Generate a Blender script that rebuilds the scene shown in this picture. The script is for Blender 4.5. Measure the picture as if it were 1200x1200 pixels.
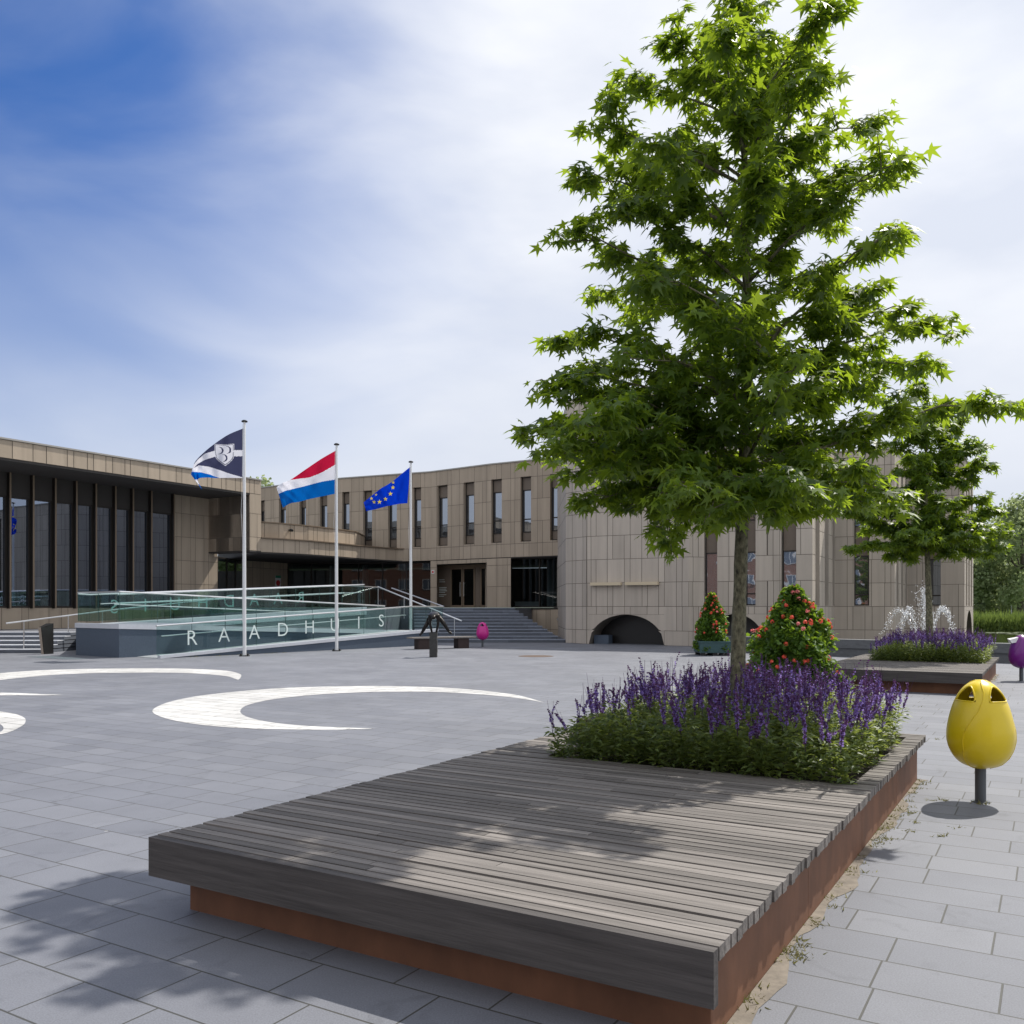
import bpy, math, random
from mathutils import Vector, Matrix
import numpy as np
R = math.radians
random.seed(7); rng = np.random.default_rng(7)
S = bpy.context.scene
for o in list(bpy.data.objects): bpy.data.objects.remove(o)
COL = S.collection

# ---------------- camera, sky, sun, exposure ----------------
F = 1050.0; HOR = 712.0; CH = 1.7          # focal length and horizon row in a 1200 px wide picture, eye height
cam = bpy.data.cameras.new('camera'); camo = bpy.data.objects.new('camera', cam); COL.objects.link(camo)
camo.location = (0, 0, CH); camo.rotation_euler = (R(90), 0, 0)
cam.sensor_width = 36; cam.lens = 36*F/1200; cam.shift_y = (HOR-600)/1200
cam.clip_end = 3000; cam.clip_start = 0.05
S.camera = camo
SUN_AZ, SUN_EL = 48.0, 53.0                 # azimuth clockwise from +Y
W = bpy.data.worlds.new('World'); S.world = W; W.use_nodes = True
nt = W.node_tree; N = nt.nodes; L = nt.links
bg = N['Background']; bg.inputs['Strength'].default_value = 0.135
sky = N.new('ShaderNodeTexSky'); sky.sky_type = 'NISHITA'; sky.sun_disc = False
sky.sun_elevation = R(SUN_EL); sky.sun_rotation = R(SUN_AZ)
sky.air_density = 1.0; sky.dust_density = 1.6; sky.ozone_density = 2.2
tc = N.new('ShaderNodeTexCoord')
def nmath(nodes, links, op, a, b=None, clamp=False):
    m = nodes.new('ShaderNodeMath'); m.operation = op; m.use_clamp = clamp
    for i, v in enumerate((a, b)):
        if v is None: continue
        if isinstance(v, (int, float)): m.inputs[i].default_value = v
        else: links.new(v, m.inputs[i])
    return m.outputs[0]
# thin cloud: noise on the sky dome, denser towards the sun side
mp = N.new('ShaderNodeMapping'); mp.inputs['Scale'].default_value = (1.0, 1.3, 2.6); mp.inputs['Rotation'].default_value = (0.25, 0.5, 0.3)
L.new(tc.outputs['Generated'], mp.inputs['Vector'])
n1 = N.new('ShaderNodeTexNoise'); n1.inputs['Scale'].default_value = 2.3; n1.inputs['Detail'].default_value = 8; n1.inputs['Roughness'].default_value = 0.46; n1.inputs['Distortion'].default_value = 0.5
L.new(mp.outputs[0], n1.inputs['Vector'])
vm = N.new('ShaderNodeVectorMath'); vm.operation = 'DOT_PRODUCT'; L.new(tc.outputs['Generated'], vm.inputs[0])
vm.inputs[1].default_value = tuple(Vector((-.88, .80, .55)).normalized())
side = N.new('ShaderNodeMapRange'); side.inputs[1].default_value = 0.62; side.inputs[2].default_value = 0.995; side.inputs[3].default_value = 0.60; side.inputs[4].default_value = -0.16
L.new(vm.outputs['Value'], side.inputs[0])
cl = nmath(N, L, 'ADD', nmath(N, L, 'ADD', nmath(N, L, 'MULTIPLY', n1.outputs['Fac'], 0.8), 0.10), side.outputs[0])
mr = N.new('ShaderNodeMapRange'); mr.interpolation_type = 'SMOOTHSTEP'; mr.inputs[1].default_value = 0.34; mr.inputs[2].default_value = 1.02; mr.inputs[3].default_value = 0.0; mr.inputs[4].default_value = 0.93
L.new(cl, mr.inputs[0])
n2 = N.new('ShaderNodeTexNoise'); n2.inputs['Scale'].default_value = 3.1; n2.inputs['Detail'].default_value = 6
L.new(mp.outputs[0], n2.inputs['Vector'])
cr = N.new('ShaderNodeValToRGB'); cr.color_ramp.elements[0].position = 0.35; cr.color_ramp.elements[0].color = (4.3, 4.5, 4.95, 1); cr.color_ramp.elements[1].position = 0.62; cr.color_ramp.elements[1].color = (5.6, 5.65, 5.75, 1)
L.new(n2.outputs['Fac'], cr.inputs[0])
tint = N.new('ShaderNodeMix'); tint.data_type = 'RGBA'; tint.blend_type = 'MULTIPLY'; tint.inputs[0].default_value = 1
L.new(sky.outputs[0], tint.inputs[6]); tint.inputs[7].default_value = (0.17, 0.35, 0.63, 1)
mx = N.new('ShaderNodeMix'); mx.data_type = 'RGBA'
L.new(mr.outputs[0], mx.inputs[0]); L.new(tint.outputs[2], mx.inputs[6]); L.new(cr.outputs[0], mx.inputs[7])
sx = N.new('ShaderNodeSeparateXYZ'); L.new(tc.outputs['Generated'], sx.inputs[0])
hz = N.new('ShaderNodeMapRange'); hz.interpolation_type = 'SMOOTHSTEP'; hz.inputs[1].default_value = -0.02; hz.inputs[2].default_value = 0.46; hz.inputs[3].default_value = 0.90; hz.inputs[4].default_value = 0.0
L.new(sx.outputs['Z'], hz.inputs[0])
hm = N.new('ShaderNodeMix'); hm.data_type = 'RGBA'; L.new(hz.outputs[0], hm.inputs[0]); L.new(mx.outputs[2], hm.inputs[6]); hm.inputs[7].default_value = (3.7, 3.95, 4.5, 1)
L.new(hm.outputs[2], bg.inputs['Color'])
sun = bpy.data.lights.new('sun', 'SUN'); sun.energy = 3.7; sun.angle = R(0.55); sun.color = (1.0, 0.95, 0.87)
suno = bpy.data.objects.new('sun', sun); COL.objects.link(suno)
sd = Vector((math.sin(R(SUN_AZ))*math.cos(R(SUN_EL)), math.cos(R(SUN_AZ))*math.cos(R(SUN_EL)), math.sin(R(SUN_EL))))
suno.rotation_euler = sd.to_track_quat('Z', 'Y').to_euler()
S.view_settings.view_transform = 'Standard'; S.view_settings.look = 'None'; S.view_settings.exposure = 0.50; S.view_settings.gamma = 1
S.render.engine = 'CYCLES'
S.render.resolution_x = S.render.resolution_y = 1024
S.cycles.max_bounces = 8; S.cycles.transparent_max_bounces = 24; S.cycles.transmission_bounces = 4
S.cycles.sample_clamp_indirect = 6

# ---------------- helpers ----------------
def G(px, py, z=0.0):                        # pixel of the photograph -> point on the level z
    D = (CH-z)*F/(py-HOR); return Vector(((px-600)/F*D, D, z))
def X(px, D, z=0.0): return Vector(((px-600)/F*D, D, z))
def ZY(py, D): return CH+(HOR-py)*D/F

def tag(o, label=None, cat=None, group=None, kind=None):
    if label: o['label'] = label
    if cat: o['category'] = cat
    if group: o['group'] = group
    if kind: o['kind'] = kind
    return o
def empty(name, loc, rz=0, label=None, cat=None, group=None):
    o = bpy.data.objects.new(name, None); COL.objects.link(o); o.location = loc; o.rotation_euler = (0, 0, rz)
    o.empty_display_size = 0.2
    return tag(o, label, cat, group)
def origin_of(p):
    v = Vector((0, 0, 0))
    while p is not None: v += p.location; p = p.parent
    return v

class MB:
    def __init__(s): s.v = []; s.f = []; s.m = []; s.t = []
    def quad(s, a, b, c, d, m=0, t=1.0):
        i = len(s.v); s.v += [tuple(a), tuple(b), tuple(c), tuple(d)]; s.f.append((i, i+1, i+2, i+3)); s.m.append(m); s.t.append(t)
    def poly(s, pts, m=0, t=1.0):
        i = len(s.v); s.v += [tuple(p) for p in pts]; s.f.append(tuple(range(i, i+len(pts)))); s.m.append(m); s.t.append(t)
    def hexa(s, p, m=0, t=1.0):              # 8 points: bottom 4 (ccw), top 4
        i = len(s.v); s.v += [tuple(q) for q in p]
        for f in ((0, 3, 2, 1), (4, 5, 6, 7), (0, 1, 5, 4), (1, 2, 6, 5), (2, 3, 7, 6), (3, 0, 4, 7)):
            s.f.append(tuple(i+k for k in f)); s.m.append(m); s.t.append(t)
    def box(s, x0, x1, y0, y1, z0, z1, m=0, t=1.0):
        s.hexa([(x0, y0, z0), (x1, y0, z0), (x1, y1, z0), (x0, y1, z0), (x0, y0, z1), (x1, y0, z1), (x1, y1, z1), (x0, y1, z1)], m, t)
    def prism(s, pts, z0, z1, m=0, t=1.0):   # pts ccw list of (x,y)
        i = len(s.v); n = len(pts)
        s.v += [(p[0], p[1], z0) for p in pts]+[(p[0], p[1], z1) for p in pts]
        s.f.append(tuple(i+k for k in reversed(range(n)))); s.f.append(tuple(i+n+k for k in range(n))); s.m += [m, m]; s.t += [t, t]
        for k in range(n):
            k2 = (k+1) % n; s.f.append((i+k, i+k2, i+n+k2, i+n+k)); s.m.append(m); s.t.append(t)
    def tube(s, pts, r, n=8, m=0, t=1.0, cap=True):
        pts = [Vector(p) for p in pts]; rings = []
        rs = r if isinstance(r, (list, tuple)) else [r]*len(pts)
        for k, p in enumerate(pts):
            d = (pts[min(k+1, len(pts)-1)]-pts[max(k-1, 0)]).normalized()
            a = d.cross(Vector((0, 0, 1)) if abs(d.z) < 0.9 else Vector((1, 0, 0))).normalized(); b = d.cross(a)
            i = len(s.v)
            for q in range(n):
                an = 2*math.pi*q/n; s.v.append(tuple(p+a*math.cos(an)*rs[k]+b*math.sin(an)*rs[k]))
            rings.append(i)
        for k in range(len(rings)-1):
            for q in range(n):
                s.f.append((rings[k]+q, rings[k]+(q+1) % n, rings[k+1]+(q+1) % n, rings[k+1]+q)); s.m.append(m); s.t.append(t)
        if cap:
            for rr in (rings[0], rings[-1]):
                s.f.append(tuple(rr+q for q in range(n))); s.m.append(m); s.t.append(t)
    def lathe(s, prof, c=(0, 0, 0), n=24, m=0, t=1.0):
        rings = []
        for r, z in prof:
            i = len(s.v); rings.append(i)
            for q in range(n):
                an = 2*math.pi*q/n; s.v.append((c[0]+r*math.cos(an), c[1]+r*math.sin(an), c[2]+z))
        for k in range(len(rings)-1):
            for q in range(n):
                s.f.append((rings[k]+q, rings[k]+(q+1) % n, rings[k+1]+(q+1) % n, rings[k+1]+q)); s.m.append(m); s.t.append(t)
    def build(s, name, mats, parent=None, smooth=False, local=False, recalc=True):
        me = bpy.data.meshes.new(name); o = bpy.data.objects.new(name, me)
        off = Vector((0, 0, 0)) if (local or parent is None) else origin_of(parent)
        vs = [(v[0]-off.x, v[1]-off.y, v[2]-off.z) for v in s.v] if off.length > 0 else s.v
        me.from_pydata(vs, [], s.f)
        if not isinstance(mats, (list, tuple)): mats = [mats]
        for m in mats: me.materials.append(m)
        me.polygons.foreach_set('material_index', s.m)
        at = me.attributes.new('tone', 'FLOAT', 'FACE'); at.data.foreach_set('value', s.t)
        if smooth: me.polygons.foreach_set('use_smooth', [True]*len(s.f))
        me.update()
        if recalc:
            import bmesh
            b = bmesh.new(); b.from_mesh(me); bmesh.ops.recalc_face_normals(b, faces=b.faces); b.to_mesh(me); b.free()
        COL.objects.link(o)
        if parent is not None: o.parent = parent
        return o
def copy_tree(o, parent=None):
    c = o.copy(); COL.objects.link(c); c.parent = parent
    for ch in o.children: copy_tree(ch, c)
    return c

# ---------------- materials ----------------
def mat(name, col=(.5, .5, .5), rough=.6, metal=0, spec=.5, noise=0, nscale=8, stretch=(1, 1, 1), bump=0, tone=False, coat=0, coord='Object', darkspots=0):
    m = bpy.data.materials.new(name); m.use_nodes = True
    n = m.node_tree.nodes; l = m.node_tree.links; p = n['Principled BSDF']
    p.inputs['Base Color'].default_value = (*col, 1); p.inputs['Roughness'].default_value = rough; p.inputs['Metallic'].default_value = metal
    p.inputs['Specular IOR Level'].default_value = spec; p.inputs['Coat Weight'].default_value = coat; p.inputs['Coat Roughness'].default_value = .08
    src = None
    if noise or bump:
        t = n.new('ShaderNodeTexCoord'); mp = n.new('ShaderNodeMapping'); mp.inputs['Scale'].default_value = stretch
        l.new(t.outputs[coord], mp.inputs['Vector'])
        nz = n.new('ShaderNodeTexNoise'); nz.inputs['Scale'].default_value = nscale; nz.inputs['Detail'].default_value = 7; nz.inputs['Roughness'].default_value = .62
        l.new(mp.outputs[0], nz.inputs['Vector'])
        if noise:
            r = n.new('ShaderNodeMapRange'); r.inputs[1].default_value = .25; r.inputs[2].default_value = .75; r.inputs[3].default_value = 1-noise; r.inputs[4].default_value = 1+noise
            l.new(nz.outputs['Fac'], r.inputs[0]); src = r.outputs[0]
        if bump:
            b = n.new('ShaderNodeBump'); b.inputs['Strength'].default_value = bump; b.inputs['Distance'].default_value = .02
            l.new(nz.outputs['Fac'], b.inputs['Height']); l.new(b.outputs[0], p.inputs['Normal'])
    if tone:
        a = n.new('ShaderNodeAttribute'); a.attribute_name = 'tone'
        src = a.outputs['Fac'] if src is None else nmath(n, l, 'MULTIPLY', src, a.outputs['Fac'])
    if src is not None:
        vmn = n.new('ShaderNodeVectorMath'); vmn.operation = 'SCALE'; vmn.inputs[0].default_value = col
        l.new(src, vmn.inputs['Scale']); l.new(vmn.outputs[0], p.inputs['Base Color'])
    return m

def stone_mat(name, col):
    m = mat(name, col, .75, noise=.06, nscale=1.6, stretch=(1.2, 1.2, .35), tone=True, spec=.3)
    n = m.node_tree.nodes; l = m.node_tree.links; p = n['Principled BSDF']
    # vertical water streaks and fine grain
    t = n.new('ShaderNodeTexCoord'); mp = n.new('ShaderNodeMapping'); mp.inputs['Scale'].default_value = (3.2, 3.2, .16); l.new(t.outputs['Object'], mp.inputs['Vector'])
    nz = n.new('ShaderNodeTexNoise'); nz.inputs['Scale'].default_value = 1.4; nz.inputs['Detail'].default_value = 5; l.new(mp.outputs[0], nz.inputs['Vector'])
    r = n.new('ShaderNodeMapRange'); r.inputs[1].default_value = .42; r.inputs[2].default_value = .66; r.inputs[3].default_value = 1.01; r.inputs[4].default_value = .91; l.new(nz.outputs['Fac'], r.inputs[0])
    old = p.inputs['Base Color'].links[0].from_socket
    v = n.new('ShaderNodeVectorMath'); v.operation = 'SCALE'; l.new(old, v.inputs[0]); l.new(r.outputs[0], v.inputs['Scale']); l.new(v.outputs[0], p.inputs['Base Color'])
    return m
M = {}
M['stone'] = stone_mat('beige_stone', (.425, .35, .27))
M['stone_grey'] = stone_mat('grey_beige_stone', (.50, .44, .375))
M['joint'] = mat('joint_dark', (.15, .13, .11), .9)
M['core'] = mat('inner_core', (.05, .045, .04), .9)
M['coping'] = mat('metal_coping', (.38, .36, .33), .45, .5)
M['bronze'] = mat('bronze_frame', (.032, .027, .023), .45, .3)
M['bronze_panel'] = mat('brown_panel', (.16, .125, .095), .6, noise=.06, nscale=3)
M['fin_edge'] = mat('tan_fin_edge', (.22, .165, .115), .5, .2)
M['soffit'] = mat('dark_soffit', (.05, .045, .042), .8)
M['roof'] = mat('roof_felt', (.12, .12, .12), .9, noise=.2)
M['steel'] = mat('brushed_steel', (.72, .72, .72), .28, .95)
M['pole'] = mat('white_pole', (.78, .79, .80), .35, .1)
M['black'] = mat('black_metal', (.015, .015, .015), .4)
M['letter'] = mat('frosted_letter', (.72, .82, .80), .6)
M['blue_stone'] = mat('blue_grey_stone', (.075, .10, .14), .55, noise=.25, nscale=30, spec=.4)
M['pale_coping'] = mat('pale_concrete', (.55, .57, .62), .6, noise=.06)
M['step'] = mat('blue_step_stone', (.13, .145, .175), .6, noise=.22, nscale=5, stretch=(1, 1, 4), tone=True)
M['corten'] = mat('corten_steel', (.17, .075, .038), .75, noise=.35, nscale=3.5, stretch=(1, 1, .5), bump=.1)
M['corten_dark'] = mat('dark_brown_steel', (.035, .02, .018), .7, noise=.25)
M['planter_green'] = mat('green_planter', (.035, .085, .09), .5, noise=.1)
M['soil'] = mat('soil', (.03, .022, .016), .95, noise=.4, nscale=20)
M['bark'] = mat('grey_green_bark', (.16, .15, .095), .9, noise=.95, nscale=30, stretch=(1, 1, .55), bump=1.0)
M['bark_far'] = mat('far_bark', (.10, .085, .07), .9, noise=.3)
M['bronze_statue'] = mat('dark_bronze_statue', (.035, .032, .03), .28, .85, noise=.4, nscale=20, bump=.3)
M['pedestal'] = mat('rough_black_stone', (.05, .05, .048), .8, noise=.4, nscale=15, bump=.6)
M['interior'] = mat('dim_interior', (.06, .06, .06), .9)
M['interior_light'] = mat('interior_column', (.45, .50, .50), .7)
M['white'] = mat('white_plastic', (.75, .75, .75), .5)
M['red'] = mat('red_print', (.55, .03, .03), .6)
M['green_print'] = mat('green_print', (.03, .25, .15), .6)
M['pillar_tan'] = mat('tan_metal', (.35, .30, .25), .4, .5)
M['manhole'] = mat('rusty_iron', (.10, .065, .045), .8, noise=.3)
M['hull'] = mat('grey_bench_stone', (.12, .125, .13), .7, noise=.25, nscale=6, stretch=(1, 1, 3))

def wood_mat(name, col, axis_stretch=(0.7, 14, 14)):
    m = mat(name, col, .72, noise=.42, nscale=2.2, stretch=axis_stretch, tone=True, bump=.25, spec=.3)
    return m
M['deck'] = wood_mat('weathered_grey_timber', (.165, .150, .138))
M['deck_side'] = wood_mat('dark_weathered_timber', (.075, .068, .065))
M['block'] = wood_mat('brown_timber_beam', (.06, .045, .04))

def glass(name, tint, gl=.10, rough=.0, tr=1.0, glcol=(1, 1, 1)):
    m = bpy.data.materials.new(name); m.use_nodes = True; n = m.node_tree.nodes; l = m.node_tree.links
    n.remove(n['Principled BSDF']); out = n['Material Output']
    tb = n.new('ShaderNodeBsdfTransparent'); tb.inputs[0].default_value = (*tint, 1)
    g = n.new('ShaderNodeBsdfGlossy'); g.inputs['Roughness'].default_value = rough; g.inputs['Color'].default_value = (*glcol, 1)
    lw = n.new('ShaderNodeLayerWeight'); lw.inputs['Blend'].default_value = .5
    a = nmath(n, l, 'ADD', nmath(n, l, 'MULTIPLY', nmath(n, l, 'POWER', lw.outputs['Facing'], 4.0), tr), gl, True)
    x = n.new('ShaderNodeMixShader'); l.new(a, x.inputs[0]); l.new(tb.outputs[0], x.inputs[1]); l.new(g.outputs[0], x.inputs[2]); l.new(x.outputs[0], out.inputs[0])
    return m
M['rail_glass'] = glass('green_balustrade_glass', (.79, .88, .865), .02, tr=.4)
M['glass_edge'] = mat('glass_edge', (.05, .10, .09), .2)
M['shop_glass'] = glass('dark_lobby_glass', (.26, .30, .31), .045, .01, tr=.5)
M['hall_glass'] = glass('hall_glass', (.20, .23, .25), .36, .005, glcol=(.62, .72, .9))
def window_glass(name, dark, gl):
    m = bpy.data.materials.new(name); m.use_nodes = True; n = m.node_tree.nodes; l = m.node_tree.links
    p = n['Principled BSDF']; p.inputs['Base Color'].default_value = (*dark, 1); p.inputs['Roughness'].default_value = .4
    g = n.new('ShaderNodeBsdfGlossy'); g.inputs['Roughness'].default_value = .015; g.inputs['Color'].default_value = (.80, .88, 1, 1)
    t = n.new('ShaderNodeTexCoord'); nz = n.new('ShaderNodeTexNoise'); nz.inputs['Scale'].default_value = .9; l.new(t.outputs['Object'], nz.inputs['Vector'])
    b = n.new('ShaderNodeBump'); b.inputs['Strength'].default_value = .05; b.inputs['Distance'].default_value = .1; l.new(nz.outputs['Fac'], b.inputs['Height']); l.new(b.outputs[0], g.inputs['Normal'])
    x = n.new('ShaderNodeMixShader'); x.inputs[0].default_value = gl; l.new(p.outputs[0], x.inputs[1]); l.new(g.outputs[0], x.inputs[2]); l.new(x.outputs[0], n['Material Output'].inputs[0])
    return m
M['window_glass'] = window_glass('upper_window_glass', (.02, .022, .025), .33)

def paving(name, c1, c2, mort, ms=.0055):
    m = bpy.data.materials.new(name); m.use_nodes = True; n = m.node_tree.nodes; l = m.node_tree.links; p = n['Principled BSDF']
    t = n.new('ShaderNodeTexCoord'); mp = n.new('ShaderNodeMapping'); mp.inputs['Rotation'].default_value = (0, 0, R(31.05)); l.new(t.outputs['Object'], mp.inputs['Vector'])
    # slight wobble so that joints are not ruler straight
    b = n.new('ShaderNodeTexBrick'); b.inputs['Scale'].default_value = 1; b.inputs['Brick Width'].default_value = .68; b.inputs['Row Height'].default_value = .355; b.offset = .37; b.squash = .75; b.squash_frequency = 3
    b.inputs['Mortar Size'].default_value = ms; b.inputs['Mortar Smooth'].default_value = .2; b.inputs['Color1'].default_value = (*c1, 1); b.inputs['Color2'].default_value = (*c2, 1); b.inputs['Mortar'].default_value = (*mort, 1)
    l.new(mp.outputs[0], b.inputs['Vector'])
    nz = n.new('ShaderNodeTexNoise'); nz.inputs['Scale'].default_value = 130; nz.inputs['Detail'].default_value = 3; l.new(t.outputs['Object'], nz.inputs['Vector'])
    n2_ = n.new('ShaderNodeTexNoise'); n2_.inputs['Scale'].default_value = .45; n2_.inputs['Detail'].default_value = 6; n2_.inputs['Roughness'].default_value = .65; l.new(t.outputs['Object'], n2_.inputs['Vector'])
    r1 = n.new('ShaderNodeMapRange'); r1.inputs[1].default_value = .3; r1.inputs[2].default_value = .7; r1.inputs[3].default_value = .84; r1.inputs[4].default_value = 1.16; l.new(nz.outputs['Fac'], r1.inputs[0])
    r2 = n.new('ShaderNodeMapRange'); r2.inputs[1].default_value = .3; r2.inputs[2].default_value = .7; r2.inputs[3].default_value = .84; r2.inputs[4].default_value = 1.14; l.new(n2_.outputs['Fac'], r2.inputs[0])
    n3 = n.new('ShaderNodeTexNoise'); n3.inputs['Scale'].default_value = 2.6; n3.inputs['Detail'].default_value = 8; n3.inputs['Roughness'].default_value = .7; n3.inputs['Distortion'].default_value = .8; l.new(t.outputs['Object'], n3.inputs['Vector'])
    r3 = n.new('ShaderNodeMapRange'); r3.inputs[1].default_value = .56; r3.inputs[2].default_value = .70; r3.inputs[3].default_value = 1.0; r3.inputs[4].default_value = .80; l.new(n3.outputs['Fac'], r3.inputs[0])
    s = nmath(n, l, 'MULTIPLY', nmath(n, l, 'MULTIPLY', r1.outputs[0], r2.outputs[0]), r3.outputs[0])
    # scattered small specks of litter / gum
    vo = n.new('ShaderNodeTexVoronoi'); vo.inputs['Scale'].default_value = 1.1; l.new(t.outputs['Object'], vo.inputs['Vector'])
    v = n.new('ShaderNodeVectorMath'); v.operation = 'SCALE'; l.new(b.outputs['Color'], v.inputs[0]); l.new(s, v.inputs['Scale'])
    sp = nmath(n, l, 'LESS_THAN', vo.outputs['Distance'], .018)
    x = n.new('ShaderNodeMix'); x.data_type = 'RGBA'; l.new(nmath(n, l, 'MULTIPLY', sp, .5), x.inputs[0]); l.new(v.outputs[0], x.inputs[6]); x.inputs[7].default_value = (.5, .49, .46, 1)
    l.new(x.outputs[2], p.inputs['Base Color']); p.inputs['Roughness'].default_value = .62; p.inputs['Specular IOR Level'].default_value = .45
    bp = n.new('ShaderNodeBump'); bp.inputs['Strength'].default_value = .35; bp.inputs['Distance'].default_value = .006
    h = nmath(n, l, 'SUBTRACT', nmath(n, l, 'MULTIPLY', nz.outputs['Fac'], .25), b.outputs['Fac']); l.new(h, bp.inputs['Height']); l.new(bp.outputs[0], p.inputs['Normal'])
    return m
M['paving'] = paving('grey_concrete_pavers', (.140, .147, .170), (.172, .179, .202), (.055, .055, .05))
M['white_paving'] = paving('white_pavers', (.46, .455, .445), (.58, .575, .56), (.13, .13, .12), .011)

def leaf_mat(name, c1, c2, trans, tw=.45, rough=.45, sp=.4):
    m = bpy.data.materials.new(name); m.use_nodes = True; n = m.node_tree.nodes; l = m.node_tree.links; p = n['Principled BSDF']
    g = n.new('ShaderNodeNewGeometry'); x = n.new('ShaderNodeMix'); x.data_type = 'RGBA'; l.new(g.outputs['Random Per Island'], x.inputs[0]); x.inputs[6].default_value = (*c1, 1); x.inputs[7].default_value = (*c2, 1)
    l.new(x.outputs[2], p.inputs['Base Color']); p.inputs['Roughness'].default_value = rough; p.inputs['Specular IOR Level'].default_value = sp
    if tw > 0:
        tr = n.new('ShaderNodeBsdfTranslucent'); tr.inputs[0].default_value = (*trans, 1)
        ms = n.new('ShaderNodeMixShader'); ms.inputs[0].default_value = tw; l.new(p.outputs[0], ms.inputs[1]); l.new(tr.outputs[0], ms.inputs[2]); l.new(ms.outputs[0], n['Material Output'].inputs[0])
    return m
M['leaf'] = leaf_mat('sweetgum_leaf', (.016, .042, .014), (.080, .135, .028), (.50, .68, .035), .39)
M['leaf2'] = leaf_mat('salvia_leaf', (.032, .062, .020), (.15, .205, .065), (.42, .50, .09), .36, .45)
M['leaf3'] = leaf_mat('geranium_leaf', (.045, .10, .02), (.10, .19, .03), (.30, .45, .03), .35, .55)
M['far_leaf'] = leaf_mat('far_tree_leaf', (.14, .18, .09), (.25, .30, .16), (.46, .54, .24), .45, .7)  # leaf colours paled to stand in for distance haze
M['far_leaf_b'] = leaf_mat('far_willow_leaf', (.18, .22, .13), (.30, .34, .21), (.5, .56, .32), .45, .7)  # pale willow green, lightened more in place of haze
M['grass'] = leaf_mat('grass', (.08, .13, .03), (.15, .21, .05), (.3, .4, .08), .3, .7)
M['purple'] = leaf_mat('salvia_floret', (.17, .10, .37), (.36, .25, .64), (.45, .32, .78), .38, .7)
M['purple_dark'] = leaf_mat('salvia_calyx', (.07, .028, .09), (.14, .06, .17), (.2, .08, .24), .2, .7)
M['petal'] = leaf_mat('geranium_petal', (.75, .06, .035), (.85, .16, .10), (.9, .2, .12), .3, .6)
M['petal_pink'] = leaf_mat('geranium_petal_pink', (.75, .16, .16), (.8, .3, .3), (.9, .3, .3), .3, .6)
M['lawn'] = mat('lawn', (.10, .17, .035), .9, noise=.25, nscale=.3)

# ---------------- ground, water ----------------
b = MB(); b.box(-1500, 1500, -300, 2500, -2.2, -2.0)
tag(b.build('ground', M['lawn']), kind='structure')
PA = G(872, 765); PB = G(1200, 778)          # foot of the low wall along the pond
pdir = (PB-PA); pdir.z = 0; pdir.normalize(); pn = Vector((pdir.y, -pdir.x, 0))
E1 = PA-pdir*2.0; E2 = PB+pdir*45
b = MB()
b.prism([(-90, -60), (70, -60), (70, E2.y-.4), (E2.x, E2.y+.25), (E1.x, E1.y+.3), (E1.x+.3, 38.2), (26, 56), (20, 75), (-90, 75)], -.9, 0)
tag(b.build('plaza', M['paving']), kind='structure')
def water_mat():
    m = bpy.data.materials.new('pond_water'); m.use_nodes = True; n = m.node_tree.nodes; l = m.node_tree.links; p = n['Principled BSDF']
    p.inputs['Base Color'].default_value = (.028, .035, .012, 1); p.inputs['Roughness'].default_value = .06; p.inputs['Specular IOR Level'].default_value = .5
    t = n.new('ShaderNodeTexCoord'); mp = n.new('ShaderNodeMapping'); mp.inputs['Scale'].default_value = (1, 2.5, 1); l.new(t.outputs['Object'], mp.inputs['Vector'])
    nz = n.new('ShaderNodeTexNoise'); nz.inputs['Scale'].default_value = 2.2; nz.inputs['Detail'].default_value = 4; l.new(mp.outputs[0], nz.inputs['Vector'])
    bp = n.new('ShaderNodeBump'); bp.inputs['Strength'].default_value = .30; bp.inputs['Distance'].default_value = .05; l.new(nz.outputs['Fac'], bp.inputs['Height']); l.new(bp.outputs[0], p.inputs['Normal'])
    return m
M['water'] = water_mat()
b = MB(); b.quad((-10, 15, -.35), (400, 15, -.35), (400, 82, -.35), (-10, 82, -.35))
tag(b.build('water', M['water']), kind='structure')
# far bank terrain
b = MB(); ys = [80, 81.5, 90, 120, 300, 1500]; zs = [-.6, .1, .9, 1.3, 1.6, 1.6]
for k in range(5): b.quad((-400, ys[k], zs[k]), (600, ys[k], zs[k]), (600, ys[k+1], zs[k+1]), (-400, ys[k+1], zs[k+1]))
tag(b.build('far_bank', M['lawn']), kind='structure')

# white inlays in the paving
def inlay(pts):
    b = MB(); P = [G(*p) for p in pts]
    b.poly([(p.x, p.y, .004) for p in P]); o = b.build('paving_inlay', M['white_paving'], recalc=False)
    if o.data.polygons[0].normal.z < 0: o.data.flip_normals()
    return tag(o, kind='structure')
def smooth(pts, n=6):
    out = []; k = len(pts)
    for i in range(k-1):
        p0 = pts[max(i-1, 0)]; p1 = pts[i]; p2 = pts[i+1]; p3 = pts[min(i+2, k-1)]
        for j in range(n):
            t = j/n; out.append(tuple(.5*((2*p1[a])+(-p0[a]+p2[a])*t+(2*p0[a]-5*p1[a]+4*p2[a]-p3[a])*t*t+(-p0[a]+3*p1[a]-3*p2[a]+p3[a])*t**3) for a in (0, 1)))
    out.append(pts[-1]); return out
outer = [(637, 823.4), (605, 814.6), (550, 808), (495, 805), (440, 804), (385, 804.7), (330, 806.4), (275, 810.8), (231, 816), (198, 822.9), (180, 831), (181.5, 837), (200.8, 843.8), (236.5, 849.8), (286, 853.7), (341, 855), (396, 855.3), (440, 854)]
inner = [(440, 854), (396, 852.6), (352, 850.4), (313.5, 846), (288.8, 840), (281.6, 833.3), (291.5, 826), (324.5, 819), (374, 814), (429, 811.3), (495, 810.8), (550, 813), (605, 818), (637, 823.4)]
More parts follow.
